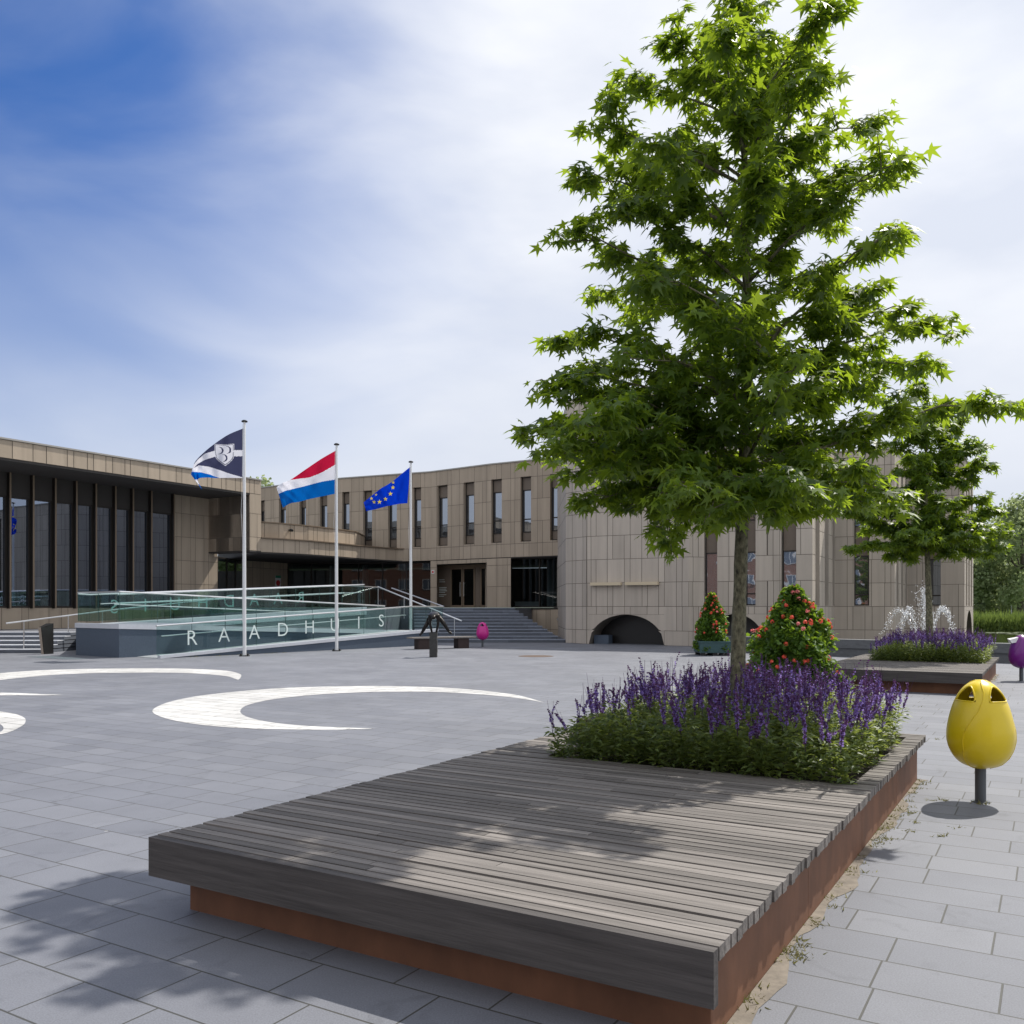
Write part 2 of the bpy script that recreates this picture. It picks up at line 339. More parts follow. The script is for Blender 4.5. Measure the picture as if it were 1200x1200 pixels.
def inlay_strip(o, i, n=70):
    # o and i run between the same two cusps
    def resample(pts, n):
        d = [0]
        for a, c in zip(pts, pts[1:]): d.append(d[-1]+math.dist(a, c))
        out = []
        for k in range(n+1):
            t = d[-1]*k/n; j = max(q for q in range(len(d)) if d[q] <= t+1e-9); j = min(j, len(pts)-2)
            u = (t-d[j])/(d[j+1]-d[j]); out.append((pts[j][0]+(pts[j+1][0]-pts[j][0])*u, pts[j][1]+(pts[j+1][1]-pts[j][1])*u))
        return out
    A_ = resample([tuple(G(*p))[:2] for p in smooth(o)], n); B_ = resample([tuple(G(*p))[:2] for p in smooth(i)], n)
    b = MB()
    for k in range(n): b.quad((*A_[k], .004), (*A_[k+1], .004), (*B_[k+1], .004), (*B_[k], .004))
    o_ = b.build('paving_inlay', M['white_paving'], recalc=False)
    bm_fix(o_); return tag(o_, kind='structure')
def bm_fix(o):
    import bmesh
    bm = bmesh.new(); bm.from_mesh(o.data); bmesh.ops.remove_doubles(bm, verts=bm.verts, dist=1e-4)
    for f in list(bm.faces):
        if f.calc_area() < 1e-7: bm.faces.remove(f)
        elif f.normal.z < 0: f.normal_flip()
    bm.to_mesh(o.data); bm.free()
inlay_strip(outer, list(reversed(inner)))
inlay_strip([(-60, 795), (0, 789), (48, 785.6), (100, 784), (165, 783.4), (220, 783.8), (264, 786), (281, 790), (282, 794), (279, 797)], [(-60, 803), (0, 797), (55, 791.5), (110, 789), (165, 788.4), (210, 788.6), (242, 790.2), (264, 792.3), (274, 795), (279, 797)])
inlay_strip([(-60, 811.5), (-20, 811.6), (20, 812.4), (50, 813.5), (75, 814.6)], [(-60, 817), (-20, 815.5), (20, 814.9), (50, 815), (75, 814.6)])
inlay_strip([(-60, 831), (-20, 832), (0, 834), (18, 837), (28, 841), (30, 845), (27, 850), (14, 857), (0, 861), (-30, 868)], [(-60, 842), (-30, 844), (-8, 847), (0, 849), (4, 853), (2, 857), (-6, 860), (-20, 864), (-26, 866), (-30, 868)])

# ---------------- town hall ----------------
TH = empty('town_hall', (-5, 50, 0), 0, 'long low stone-clad town hall curving round the far side of the square', 'town hall')
class Fr:                                      # a wall line: s along, n outward (towards the square), z up
    def __init__(s, a, b):
        s.a = Vector((a[0], a[1], 0)); s.b = Vector((b[0], b[1], 0)); s.d = (s.b-s.a); s.len = s.d.length; s.d.normalize(); s.n = Vector((s.d.y, -s.d.x, 0))
    def P(s, u, n, z): return s.a+s.d*u+s.n*n+Vector((0, 0, z))
    def at(s, px, n=0):                        # s where the line of sight of column px meets the plane
        r = (px-600)/F; o = s.a+s.n*n
        return (r*o.y-o.x)/(s.d.x-r*s.d.y)
def lbox(b, fr, s0, s1, n0, n1, z0, z1, m=0, t=1.0):
    P = fr.P; b.hexa([P(s0, n1, z0), P(s1, n1, z0), P(s1, n0, z0), P(s0, n0, z0), P(s0, n1, z1), P(s1, n1, z1), P(s1, n0, z1), P(s0, n0, z1)], m, t)
def cut(rects, op):
    out = []
    for (a, b_, c, d) in rects:
        o0, o1, q0, q1 = max(a, op[0]), min(b_, op[1]), max(c, op[2]), min(d, op[3])
        if o0 >= o1-1e-4 or q0 >= q1-1e-4: out.append((a, b_, c, d)); continue
        if a < o0-.01: out.append((a, o0, c, d))
        if o1 < b_-.01: out.append((o1, b_, c, d))
        if c < q0-.01: out.append((o0, o1, c, q0))
        if q1 < d-.01: out.append((o0, o1, q1, d))
    return out
def clad(b, fr, z0, z1, ops=(), row=1.25, zb=1.7, s0=0, s1=None, arch=None, gap=.022, depth=.35, wide=.62, nar=.31, n0=0.0):
    """stone slabs with open joints on a dark backing; ops are openings (s0,s1,z0,z1); arch = (centre, half width, height)"""
    P = fr.P; s1 = fr.len if s1 is None else s1
    allops = list(ops)
    if arch:
        c, ra, rh = arch; K = 26; arch_ops = []
        for k in range(K):
            a0 = c-ra+2*ra*k/K; a1 = c-ra+2*ra*(k+1)/K; h = lambda q: rh*math.sqrt(max(0, 1-((q-c)/ra)**2))
            arch_ops.append((a0, a1, h(a0), h(a1)))
    base = [(s0, s1, z0, z1)]
    for o in allops: base = cut(base, o)
    if arch: base = cut(base, (c-ra, c+ra, z0, z0+rh))
    for a, q, e, g in base: b.quad(P(a, n0-.02, e), P(q, n0-.02, e), P(q, n0-.02, g), P(a, n0-.02, g), 1)
    k0 = math.floor((z0-zb)/row)-1; z = zb+k0*row
    joints = []; x = s0-random.random()*.4; i = 0
    while x < s1+1:
        joints.append(x); x += (wide if i % 2 == 0 else nar)*random.uniform(.92, 1.08); i += 1
    while z < z1:
        za, zc = max(z, z0), min(z+row, z1); z += row
        if zc-za < .03: continue
        js = [j+random.uniform(-.015, .015) for j in joints if random.random() > .12]
        if js[0] > s0: js = [s0]+js
        if js[-1] < s1: js = js+[s1]
        for j0, j1 in zip(js, js[1:]):
            a, q = max(j0, s0), min(j1, s1)
            if q-a < .05: continue
            tn = random.uniform(.90, 1.07)
            rs = [(a, q, za, zc)]
            for o in allops: rs = cut(rs, o)
            if arch and za < z0+rh:
                rs2 = []
                for r in rs: rs2 += cut([r], (c-ra, c+ra, z0, z0+rh))
                for (a0, a1, h0, h1) in arch_ops:
                    u0, u1 = max(a0, a), min(a1, q)
                    if u1-u0 < 1e-3: continue
                    l0 = h0+(h1-h0)*(u0-a0)/(a1-a0); l1 = h0+(h1-h0)*(u1-a0)/(a1-a0); tp = min(zc, z0+rh); lo = max(za, z0)
                    if max(l0, l1)+z0 >= tp and min(l0, l1)+z0 >= tp: continue
                    e0 = max(lo, min(z0+l0, tp)); e1 = max(lo, min(z0+l1, tp)); g1 = tp-gap/2 if tp < z0+rh-1e-4 else tp
                    b.quad(P(u0, n0, e0), P(u1, n0, e1), P(u1, n0, g1), P(u0, n0, g1), 0, tn)
                rs = rs2
            for (a_, q_, e_, g_) in rs:
                ga = gap/2 if abs(a_-j0) < 1e-6 else 0; gb = gap/2 if abs(q_-j1) < 1e-6 else 0
                b.quad(P(a_+ga, n0, e_+gap/2), P(q_-gb, n0, e_+gap/2), P(q_-gb, n0, g_-gap/2), P(a_+ga, n0, g_-gap/2), 0, tn)
    for (a, q, e, g) in allops:                 # reveals
        for (p1, p2) in (((a, e), (a, g)), ((a, g), (q, g)), ((q, g), (q, e)), ((q, e), (a, e))):
            b.quad(P(p1[0], n0, p1[1]), P(p2[0], n0, p2[1]), P(p2[0], n0-depth, p2[1]), P(p1[0], n0-depth, p1[1]), 0, .8)
    if arch:
        for (a0, a1, h0, h1) in arch_ops:
            b.quad(P(a0, n0, z0+h0), P(a1, n0, z0+h1), P(a1, n0-1.2, z0+h1), P(a0, n0-1.2, z0+h0), 1, .7)  # lining takes the dark joint colour, painting in the recess shade
def window(fr, a, q, z0, z1, layers, depth=.28, n0=0.0):
    """layers: list of (z0,z1,'pane'|'panel')"""
    f = MB(); w = .05; nf = n0-depth
    lbox(f, fr, a+.002, a+w, nf-.08, nf+.02, z0+.002, z1-.002); lbox(f, fr, q-w, q-.002, nf-.08, nf+.02, z0+.002, z1-.002)
    lbox(f, fr, a+w, q-w, nf-.08, nf+.018, z0+.002, z0+w); lbox(f, fr, a+w, q-w, nf-.08, nf+.018, z1-w, z1-.002)
    for (e, g, k) in layers:
        if k == 'panel': lbox(f, fr, a+w, q-w, nf-.06, nf-.01, e, g, 1)
        if e > z0+.1: lbox(f, fr, a+w, q-w, nf-.07, nf+.016, e-.03, e+.03)
    o = f.build('window', [M['bronze'], M['bronze_panel']], TH)
    for (e, g, k) in layers:
        if k == 'pane':
            p = MB(); p.quad(fr.P(a+w, nf-.045, e), fr.P(q-w, nf-.045, e), fr.P(q-w, nf-.045, g), fr.P(a+w, nf-.045, g)); p.build('pane', M['window_glass'], o)
    return o
def coping(b, fr, z, s0=0, s1=None, m=0, over=.05, h=.07, back=.5):
    lbox(b, fr, s0, fr.len if s1 is None else s1, -back, over, z, z+h, m)
SM = [M['stone'], M['joint']]; SG = [M['stone_grey'], M['joint']]

# --- left hall (nearest, big glazed front under an overhanging roof)
a0 = X(0, 36.06); a1 = X(306, 48.1)
d0 = (a1-a0).normalized()
LH = Fr(a0-d0*14, a1); o_ = 14.0                 # s = 14 at the picture's left edge
Lend = LH.len
b = MB(); clad(b, LH, 7.75, 8.5, row=2, zb=7.0, gap=.03); 
b.quad(LH.P(0, .0, 8.5), LH.P(Lend, 0, 8.5), LH.P(Lend, -.4, 8.5), LH.P(0, -.4, 8.5), 1)
b.build('fascia', SM, TH)
b = MB(); coping(b, LH, 8.5); b.build('coping', M['coping'], TH)
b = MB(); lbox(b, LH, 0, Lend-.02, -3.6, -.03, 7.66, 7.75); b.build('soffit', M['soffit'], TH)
b = MB(); lbox(b, LH, 0, Lend-.05, -20, -.05, 7.9, 8.45); b.build('roof', M['roof'], TH)
RN = -3.2
sw = LH.at(200.7, RN); sc = LH.at(244, RN); se = LH.at(255, RN)
b = MB()
clad(b, LH, 0, 1.7, s0=0, s1=sw, n0=RN, zb=.45, row=1.25)
clad(b, LH, 0, 7.66, s0=sw, s1=se, n0=RN)
# return wall facing the square and the corner column
cr_ = Fr(LH.P(sc, RN, 0), LH.P(sc, 0, 0)); clad(b, cr_, 4.73, 7.66, s0=.0, row=1.25)
colF = Fr(LH.P(sc, 0, 0), LH.P(Lend, 0, 0)); clad(b, colF, 4.73, 7.75, s0=0)
lbox(b, LH, sc, Lend-.05, -3.1, -.05, 4.74, 7.74, 1)
b.build('wall', SM, TH)
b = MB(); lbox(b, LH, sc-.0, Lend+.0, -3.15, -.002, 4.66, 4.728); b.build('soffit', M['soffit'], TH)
finpx = [14.7, 42, 68, 92.6, 115.5, 138.4, 159, 180.6]
fs = [LH.at(p, RN+.45) for p in finpx]; step = (fs[-1]-fs[0])/(len(fs)-1)
k = fs[0]; 
while k > step: k -= step; fs.insert(0, k)
edges = [0]+fs+[sw]
for i in range(len(edges)-1):
    a, q = edges[i], edges[i+1]
    if q-a < .2: continue
    f = MB(); lbox(f, LH, a+.1, q, RN-.06, RN, 6.6, 7.66, 1); lbox(f, LH, a+.1, q, RN-.1, RN+.03, 1.7, 1.78); lbox(f, LH, a+.1, q, RN-.1, RN+.03, 6.55, 6.62)
    lbox(f, LH, q-.09, q-.001, RN-.1, RN+.02, 1.78, 6.55)
    w = f.build('window', [M['bronze'], M['soffit']], TH)
    p = MB(); p.quad(LH.P(a+.1, RN-.03, 1.78), LH.P(q-.09, RN-.03, 1.78), LH.P(q-.09, RN-.03, 6.55), LH.P(a+.1, RN-.03, 6.55)); p.build('pane', M['hall_glass'], w)
for s in fs+[sw-.02]:
    f = MB(); lbox(f, LH, s, s+.07, RN-.1, RN+.22, 1.66, 7.655); lbox(f, LH, s-.002, s+.072, RN+.22, RN+.24, 1.66, 7.65, 1)
    f.build('mullion', [M['bronze'], M['fin_edge']], TH)
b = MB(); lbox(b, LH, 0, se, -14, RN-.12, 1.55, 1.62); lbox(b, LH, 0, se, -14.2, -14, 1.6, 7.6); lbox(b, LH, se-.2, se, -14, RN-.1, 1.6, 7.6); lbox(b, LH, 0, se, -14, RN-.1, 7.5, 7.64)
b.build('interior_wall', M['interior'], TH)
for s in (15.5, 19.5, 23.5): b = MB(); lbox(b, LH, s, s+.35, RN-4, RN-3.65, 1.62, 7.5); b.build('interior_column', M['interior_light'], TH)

# --- canopy / balcony curving from the hall to the middle wing
band = [(306, 48.1), (330, 48.9), (360, 50.0), (394, 51.8), (427, 54.6), (450, 56.0), (470, 56.9)]
band = [(306, 48.1), (335, 49.1), (365, 50.4), (394.5, 52.2), (420, 54.2), (445, 55.8), (466, 57.0), (478, 57.3)]
P_ = [X(*p) for p in band]
b = MB(); bc = MB(); bs = MB()
for p, q in zip(P_, P_[1:]):
    fr = Fr(p, q); clad(b, fr, 4.68, 5.42, row=2, zb=4.0, gap=.028); coping(bc, fr, 5.42, back=.5, over=.10, h=.06)
par = [X(304, 48.3), X(335, 49.4), X(365, 50.8), X(394.5, 52.6), X(421, 54.7), X(432, 58.4)]
for p, q in zip(par, par[1:]):
    fr = Fr(p, q); clad(b, fr, 5.48, 6.32, row=2, zb=4.9, gap=.028, n0=-.25); lbox(bc, fr, 0, fr.len, -.55, -.20, 6.32, 6.38)
b.build('balcony_wall', SM, TH); bc.build('coping', M['pale_coping'] if False else M['fin_edge'], TH)
back = [X(480, 60), X(420, 61.5), X(360, 63), X(300, 64), X(255, 56)]
poly = [(p.x, p.y+.04) for p in P_]+[(p.x, p.y) for p in back]
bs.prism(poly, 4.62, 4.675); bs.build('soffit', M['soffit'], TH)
b = MB(); b.prism([(p[0], p[1]+.06) for p in poly], 4.69, 5.40); b.build('roof', M['roof'], TH)

# --- middle wing
mid = [(290, 64.6), (400, 59.1), (505, 56.3), (575, 53.3), (664, 50.6)]
MP = [X(*p) for p in mid]; MT = 10.2; MBt = 4.65
wins = [(304, 310), (327, 335), (351, 358.5), (374.5, 383.5), (401, 409.5), (426, 436), (455, 465), (484.5, 493.5), (512.5, 524.5), (543.5, 555.5), (575.8, 588), (610, 622.3), (644.5, 657.5)]
b = MB(); bc = MB()
lay = [(5.55, 6.1, 'panel'), (6.1, 6.85, 'pane'), (6.85, 8.54, 'pane'), (8.54, 9.3, 'panel')]
for k in range(4):
    fr = Fr(MP[k], MP[k+1]); ops = []
    lo, hi = mid[k][0], mid[k+1][0]
    for (p0, p1) in wins:
        if lo <= p0 < hi:
            s0_ = fr.at(p0); s1_ = min(fr.at(p1), fr.len-.05); ops.append((s0_, s1_, 5.55, 9.3))
    zz = 5.45 if k == 0 else MBt
    clad(b, fr, MBt, MT, ops, row=1.28, zb=4.15)
    coping(bc, fr, MT)
    for (s0_, s1_, e, g) in ops: window(fr, s0_, s1_, e, g, lay, .20)
b.build('wall', SM, TH); bc.build('coping', M['coping'], TH)
ins = [(p.x+.25, p.y+.7) for p in MP]
b = MB(); b.prism(ins+[(MP[-1].x+3, 66), (-21, 78)], 4.72, 10.15); b.build('roof', M['roof'], TH)
b = MB(); b.prism([(MP[2].x, MP[2].y+.05), (MP[3].x, MP[3].y+.05), (MP[4].x, MP[4].y+.05), (MP[4].x+2, 60), (-6, 62)], 4.60, 4.648); b.build('soffit', M['soffit'], TH)
# ground floor under the wing
b = MB(); fr = Fr(X(286, 55.5), X(337, 59)); clad(b, fr, 1.7, 4.62); b.build('wall', SM, TH); b = MB()
fr_sign = fr
frp = Fr(X(504.5, 56.0), X(512, 55.8)); clad(b, frp, 1.7, 4.62, wide=2)
fr2 = Fr(X(570.5, 53.45), X(598.5, 52.5)); clad(b, fr2, 1.7, MBt-.03, wide=.9, nar=.8)
fr3 = Fr(X(598.5, 52.5), X(666, 50.4)); clad(b, fr3, 0, 1.62)
rt = Fr(X(598.5, 52.5), X(598.5, 53.4)); 
b.quad(rt.P(0, 0, 1.7), rt.P(.9, 0, 1.7), rt.P(.9, 0, 4.62), rt.P(0, 0, 4.62))
h1 = Fr(X(512, 55.8), X(570.5, 53.45)); clad(b, h1, 4.38, 4.62, row=2, zb=4)
q1 = Fr(X(512, 55.8), X(513, 57.6)); clad(b, q1, 1.7, 4.62); q2 = Fr(X(568.5, 55.2), X(570.5, 53.45)); b.quad(q2.P(0, 0, 1.7), q2.P(q2.len, 0, 1.7), q2.P(q2.len, 0, 4.38), q2.P(0, 0, 4.38))
b.build('wall', SM, TH)
def glazing(fr, s0, s1, z0, z1, n, gm):
    w = (s1-s0)/n
    for i in range(n):
        a = s0+i*w; q = a+w
        f = MB(); lbox(f, fr, a, a+.06, -.08, .02, z0, z1); lbox(f, fr, a+.06, q, -.08, .015, z0, z0+.08); lbox(f, fr, a+.06, q, -.08, .015, z1-.08, z1)
        o = f.build('window', M['bronze'], TH)
        p = MB(); p.quad(fr.P(a+.06, -.03, z0+.08), fr.P(q, -.03, z0+.08), fr.P(q, -.03, z1-.08), fr.P(a+.06, -.03, z1-.08)); p.build('pane', gm, o)
g1 = Fr(X(337, 59), X(504.5, 57.4)); glazing(g1, 0, g1.len, 1.7, 4.62, 6, M['shop_glass'])
g2 = Fr(X(255, 50.9), X(286, 55.5)); glazing(g2, 0, g2.len, 1.7, 4.6, 3, M['shop_glass'])
g3 = Fr(X(598.5, 53.2), X(666, 51.2)); glazing(g3, 0, g3.len, 1.7, 4.62, 2, M['shop_glass'])
b = MB(); lbox(b, g3, -.3, g3.len, -.2, .7, 1.6, 1.69); b.build('sill', M['bronze'], TH)
# doors
dl = Fr(X(512.5, 57.3), X(570, 55.0)); dp = [(513, 527.5, 'panel'), (528, 542, 'door'), (542.5, 556.5, 'door'), (557, 562.5, 'panel'), (563, 570, 'side')]
for (p0, p1, k) in dp:
    a, q = dl.at(p0), dl.at(p1); f = MB()
    if k == 'panel': lbox(f, dl, a, q, -.06, 0, 1.7, 4.38, 1)
    else:
        lbox(f, dl, a, a+.09, -.05, .02, 1.7, 4.2); lbox(f, dl, q-.09, q, -.05, .02, 1.7, 4.2); lbox(f, dl, a+.09, q-.09, -.05, .02, 1.7, 1.85); lbox(f, dl, a+.09, q-.09, -.05, .02, 4.1, 4.2)
    o = f.build('door' if k == 'door' else 'door_panel', [M['fin_edge'], M['bronze_panel']], TH)
    if k != 'panel':
        p = MB(); p.quad(dl.P(a+.09, -.02, 1.85), dl.P(q-.09, -.02, 1.85), dl.P(q-.09, -.02, 4.1), dl.P(a+.09, -.02, 4.1)); p.build('pane', M['shop_glass'], o)
    if k == 'door':
        h = MB(); hs = q-.13 if p0 < 530 else a+.13
        h.tube([dl.P(hs, .08, 2.4), dl.P(hs, .08, 3.3)], .025); h.tube([dl.P(hs, .0, 2.5), dl.P(hs, .08, 2.5)], .015, 6); h.tube([dl.P(hs, .0, 3.2), dl.P(hs, .08, 3.2)], .015, 6); h.build('handle', M['steel'], o)
b = MB(); lbox(b, dl, 0, dl.len, -.06, .03, 4.2, 4.38); b.build('door_frame', M['fin_edge'], TH)
b = MB()                                        # opening-hours text lines on the left door panel
for i, (w_, z_) in enumerate([(.45, 3.45), (.5, 3.32), (.62, 2.95), (.6, 2.85), (.66, 2.75), (.5, 2.65), (.6, 2.5), (.4, 2.4)]):
    a = dl.at(514.5); lbox(b, dl, a, a+w_, .001, .004, z_, z_+.035)
b.build('notice_lines', M['letter'], TH)
# lobby interior
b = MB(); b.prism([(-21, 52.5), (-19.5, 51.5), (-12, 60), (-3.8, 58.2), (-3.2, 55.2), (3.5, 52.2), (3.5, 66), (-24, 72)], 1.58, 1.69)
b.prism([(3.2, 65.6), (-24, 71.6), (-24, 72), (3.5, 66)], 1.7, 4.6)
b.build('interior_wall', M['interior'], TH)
for px_, D_ in ((474, 60.5), (428, 61.5), (645, 54.5), (390, 62)):
    b = MB(); p = X(px_, D_); b.tube([(p.x, p.y, 1.7), (p.x, p.y, 4.6)], .22, 12); b.build('interior_column', M['interior_light'], TH)

# --- right building with curved front, arches, set-backs
RA = [(663, 43.2), (688, 41.9), (781, 40.1), (807, 39.4)]
RT = 9.0
def facade(pts, ztop, wspec, arches, slits, row=1.09):
    b = MB(); bc = MB()
    for k in range(len(pts)-1):
        fr = Fr(X(*pts[k]), X(*pts[k+1])); lo, hi = pts[k][0], pts[k+1][0]; ops = []; ws = []; sl = []
        for (p0, p1, ly) in wspec:
            if lo <= p0 < hi: s0_, s1_ = fr.at(p0), fr.at(p1); ops.append((s0_, s1_, ly[0][0], ly[-1][1])); ws.append((s0_, s1_, ly))
        for (p0, p1) in slits:
            if lo <= p0 < hi: s0_, s1_ = fr.at(p0), min(fr.at(p1), fr.len-.06); ops.append((s0_, s1_, 1.8, ztop-.6)); sl.append((s0_, s1_))
        ar = None
        for (c0, c1, h) in arches:
            if lo <= c0 < hi: s0_, s1_ = fr.at(c0), min(fr.at(c1), fr.len-.1); ar = ((s0_+s1_)/2, (s1_-s0_)/2, h)
        clad(b, fr, 0, ztop, ops, row=row, zb=1.75, arch=ar, wide=.54, nar=.27, gap=.02, depth=.45)
        coping(bc, fr, ztop)
        for (s0_, s1_, ly) in ws: window(fr, s0_, s1_, ly[0][0], ly[-1][1], ly, .22)
        for (s0_, s1_) in sl:
            f = MB(); lbox(f, fr, s0_, s1_, -.5, -.42, 1.8, ztop-.6); f.build('window', M['window_glass'], TH)
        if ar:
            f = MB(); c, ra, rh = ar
            lbox(f, fr, c-ra-.1, c+ra+.1, -1.3, -1.2, 0.0, rh+.05); f.build('arch_back', M['black'], TH)  # black sheet stands in for the shade inside the arch
            f = MB(); lbox(f, fr, c-ra*.95, c-ra*.55, -.9, -.4, 0.0, rh*.3); f.build('arch_pier', M['blue_stone'], TH)
    b.build('wall', SG, TH); bc.build('coping', M['coping'], TH)
facade(RA, 9.05, [], [(690, 778.5, 1.38)], [])
ly1 = [(1.8, 2.3, 'pane'), (2.3, 4.1, 'pane'), (4.1, 5.5, 'panel'), (5.5, 6.4, 'pane'), (6.4, 7.9, 'pane'), (7.9, 8.4, 'panel')]
RB = [(807, 39.4), (824.5, 39.6), (900, 38.3), (952, 37.4), (978.5, 42.2), (1048.5, 41.2), (1063.5, 45.3), (1130, 43.6), (1140.5, 49.5)]
facade(RB, RT, [(825, 840.5, ly1), (872.6, 885.4, ly1), (915.5, 933, ly1), (1001, 1018.5, ly1), (1087, 1102.5, ly1)],
       [(826, 899, 1.42), (1132.2, 1139.2, 1.55)], [(955.5, 960.5), (966.8, 971), (975.8, 978.3), (1050.6, 1053), (1056, 1058.5), (1061, 1063.2), (1132, 1133.6), (1134.8, 1136.4), (1137.6, 1139.2)])
b = MB(); pr = [X(*p) for p in RA]; b.prism([(p.x+.2, p.y+1.35) for p in pr]+[(7.6, 58), (2.9, 60)], .1, 8.95)
pr = [X(*p) for p in RB[2:]]
b2 = [(X(*p).x, X(*p).y) for p in RB]
inner_poly = [(7.8, 41), (12.0, 39.2), (14.4, 43.3), (14.5, 44.2), (17.0, 43), (18.8, 46.8), (21.4, 45.6), (24.4, 50.2), (24.5, 62), (7.8, 62)]
b.prism(inner_poly, .1, 8.9)
b.build('roof', M['roof'], TH)
sidew = Fr(X(663, 60), X(663, 43.2)); sidew = Fr(Vector((2.6, 56, 0)), X(663, 43.2)); b = MB(); clad(b, sidew, 0, 9.05, row=1.09, zb=1.75, wide=.54, nar=.27); b.build('wall', SG, TH)
b = MB(); t1 = Fr(Vector((2.85, 58, 0)), X(664, 46.8)); t2_ = Fr(X(664, 46.8), X(800, 44.5)); t3_ = Fr(X(800, 44.5), X(800, 44.5)+Vector((1.5, 11, 0)))
for f_ in (t1, t2_, t3_): clad(b, f_, 9.0, 12.5, row=1.09, zb=1.75, wide=.54, nar=.27)
b.prism([(t2_.a.x+.1, t2_.a.y+.1), (t2_.b.x-.1, t2_.b.y+.1), (t3_.b.x-.1, t3_.b.y), (3.0, 58)], 9.0, 12.4, 1)
b.build('roof_storey', SG, TH)
b = MB()
fr = Fr(X(688, 41.9), X(781, 40.1))
for p0, p1 in ((692.5, 728), (733, 771.5)):
    a, q = fr.at(p0, .12), fr.at(p1, .12); lbox(b, fr, a, q, .02, .22, 2.72, 2.86)
b.build('light_bar', mat('pale_yellow_metal', (.62, .52, .36), .5), TH)

# podium
b = MB()
e_l = 3.0
RAMP0 = Vector((-11.8, 29.8, 0)); rd = Vector((.61, .792, 0)).normalized(); rn = Vector((-rd.y, rd.x, 0))
def RP(s, n, z): return RAMP0+rd*s+rn*n+Vector((0, 0, z))
pod = [RP(12.2, 4.45, 0), RP(11.0, 4.45, 0)]
p1 = RP(5.0, 4.45, 0)
podium = [(p1.x, p1.y), (RP(12.1, 4.45, 0).x, RP(12.1, 4.45, 0).y), (RP(12.1, 3.0, 0).x, RP(12.1, 3.0, 0).y), (X(470, 48.6).x, 48.6), (X(604, 48.6).x, 48.6), (1.3, 52.2), (-3.0, 55.2), (-3.8, 58), (-12, 60.2), (-20, 51.3)]
b.prism(podium, 0, 1.68); b.build('podium', M['step'])
tag(bpy.data.objects['podium'], kind='structure')
b = MB(); b.prism([(-40, 36.5), (-17.5, 36.5), (RP(-.5, 4.45, 0).x, RP(-.5, 4.45, 0).y), (p1.x-.02, p1.y), (-20.02, 51.3), (-24, 47), (-40, 47)], 0, .74)
tag(b.build('terrace', M['paving']), kind='structure')

# entrance stairs
ST = empty('entrance_stairs', X(560, 44), 0, 'wide dark blue stone stairs up to the glazed entrance doors', 'stairs')
b = MB()
for i in range(11):
    D = 43.4+.5*i; z0 = .1536*i; z1 = .1536*(i+1)
    xl = X(486-1.5*i, 43.4).x; xr = X(664, 43.3).x-.235*i-(.15 if i else -.1)
    x = xl
    while x < xr-.05:
        w = min(random.uniform(1.1, 1.9), xr-x); 
        b.box(x, x+w-.006, D, D+.50 if i < 10 else D+.24, z0+.002 if i else 0, z1-.035, 0, random.uniform(.6, 1.0)); b.box(x, x+w-.006, D-.025, D+.50 if i < 10 else D+.24, z1-.033, z1-.002, 0, random.uniform(1.7, 2.3)); x += w  # treads toned paler than risers, painting in sky light on their tops
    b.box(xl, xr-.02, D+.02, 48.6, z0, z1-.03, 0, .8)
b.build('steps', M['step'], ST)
def rail(pts, r=.025): b = MB(); b.tube(pts, r, 8); return b
h0 = X(443, 47.4, 2.80); h1_ = X(541, 43.6, 1.05)
b = rail([h0, h1_], .035); b.build('handrail', M['steel'], ST)
b = rail([X(459, 48.2, 2.75), X(520, 45.3, 1.75)], .03); b.build('handrail', M['steel'], ST)
for t in (0, .33, .66, .92):
    p = h0.lerp(h1_, t); b = rail([(p.x, p.y, max(0, p.z-1.1)), tuple(p)], .018); b.build('post', M['steel'], ST)

# left steps with handrail
LS = empty('side_stairs', (-19, 34.5, 0), 0, 'short flight of pale-edged steps at the left end of the ramp', 'stairs')
b = MB()
for i in range(5):
    D = 33.4+.5*i; b.box(-30, -17.45, D, 36.5, .148*i, .148*(i+1)-.03, 0, .8); b.box(-30, -17.44, D-.02, D+.5, .148*(i+1)-.03, .148*(i+1), 1)
b.build('steps', [M['step'], M['pale_coping']], LS)
pa = X(7, 33.2, 1.12); pb = X(140, 36.4, 1.64); pc = X(262, 41, 2.12)
b = rail([tuple(pa), tuple(pb), tuple(pc)], .03); b.build('handrail', M['steel'], LS)
for px_, D_ in ((28, 33.8), (80, 35.0), (120, 36.0), (200, 38.6)):
    t = (px_-7)/(262-7); zt = 1.12+t*1.0; z0 = .15 if px_ < 50 else .74
    p = X(px_, D_); b = rail([(p.x, p.y, z0), (p.x, p.y, zt)], .022); b.build('post', M['steel'], LS)
IP = empty('door_control_pillar', X(51, 32.9), 0, 'leaning tan and black metal pillar between the left steps and the ramp wall', 'pillar')
pq = X(46.5, 32.6); b = MB()
b.hexa([(pq.x+.08, pq.y, 0), (pq.x+.17, pq.y, 0), (pq.x+.30, pq.y+.4, 0), (pq.x+.12, pq.y+.4, 0), (pq.x-.04, pq.y, .98), (pq.x+.08, pq.y, .98), (pq.x+.30, pq.y+.4, 1.12), (pq.x+.04, pq.y+.4, 1.12)], 0)
b.build('body', M['black'], IP)
b = MB(); b.hexa([(pq.x+.07, pq.y-.02, .0), (pq.x+.15, pq.y-.02, 0), (pq.x+.15, pq.y-.003, 0), (pq.x+.07, pq.y-.003, 0), (pq.x-.05, pq.y-.02, .98), (pq.x+.05, pq.y-.02, .98), (pq.x+.05, pq.y-.003, .98), (pq.x-.05, pq.y-.003, .98)]); b.build('front_plate', M['pillar_tan'], IP)

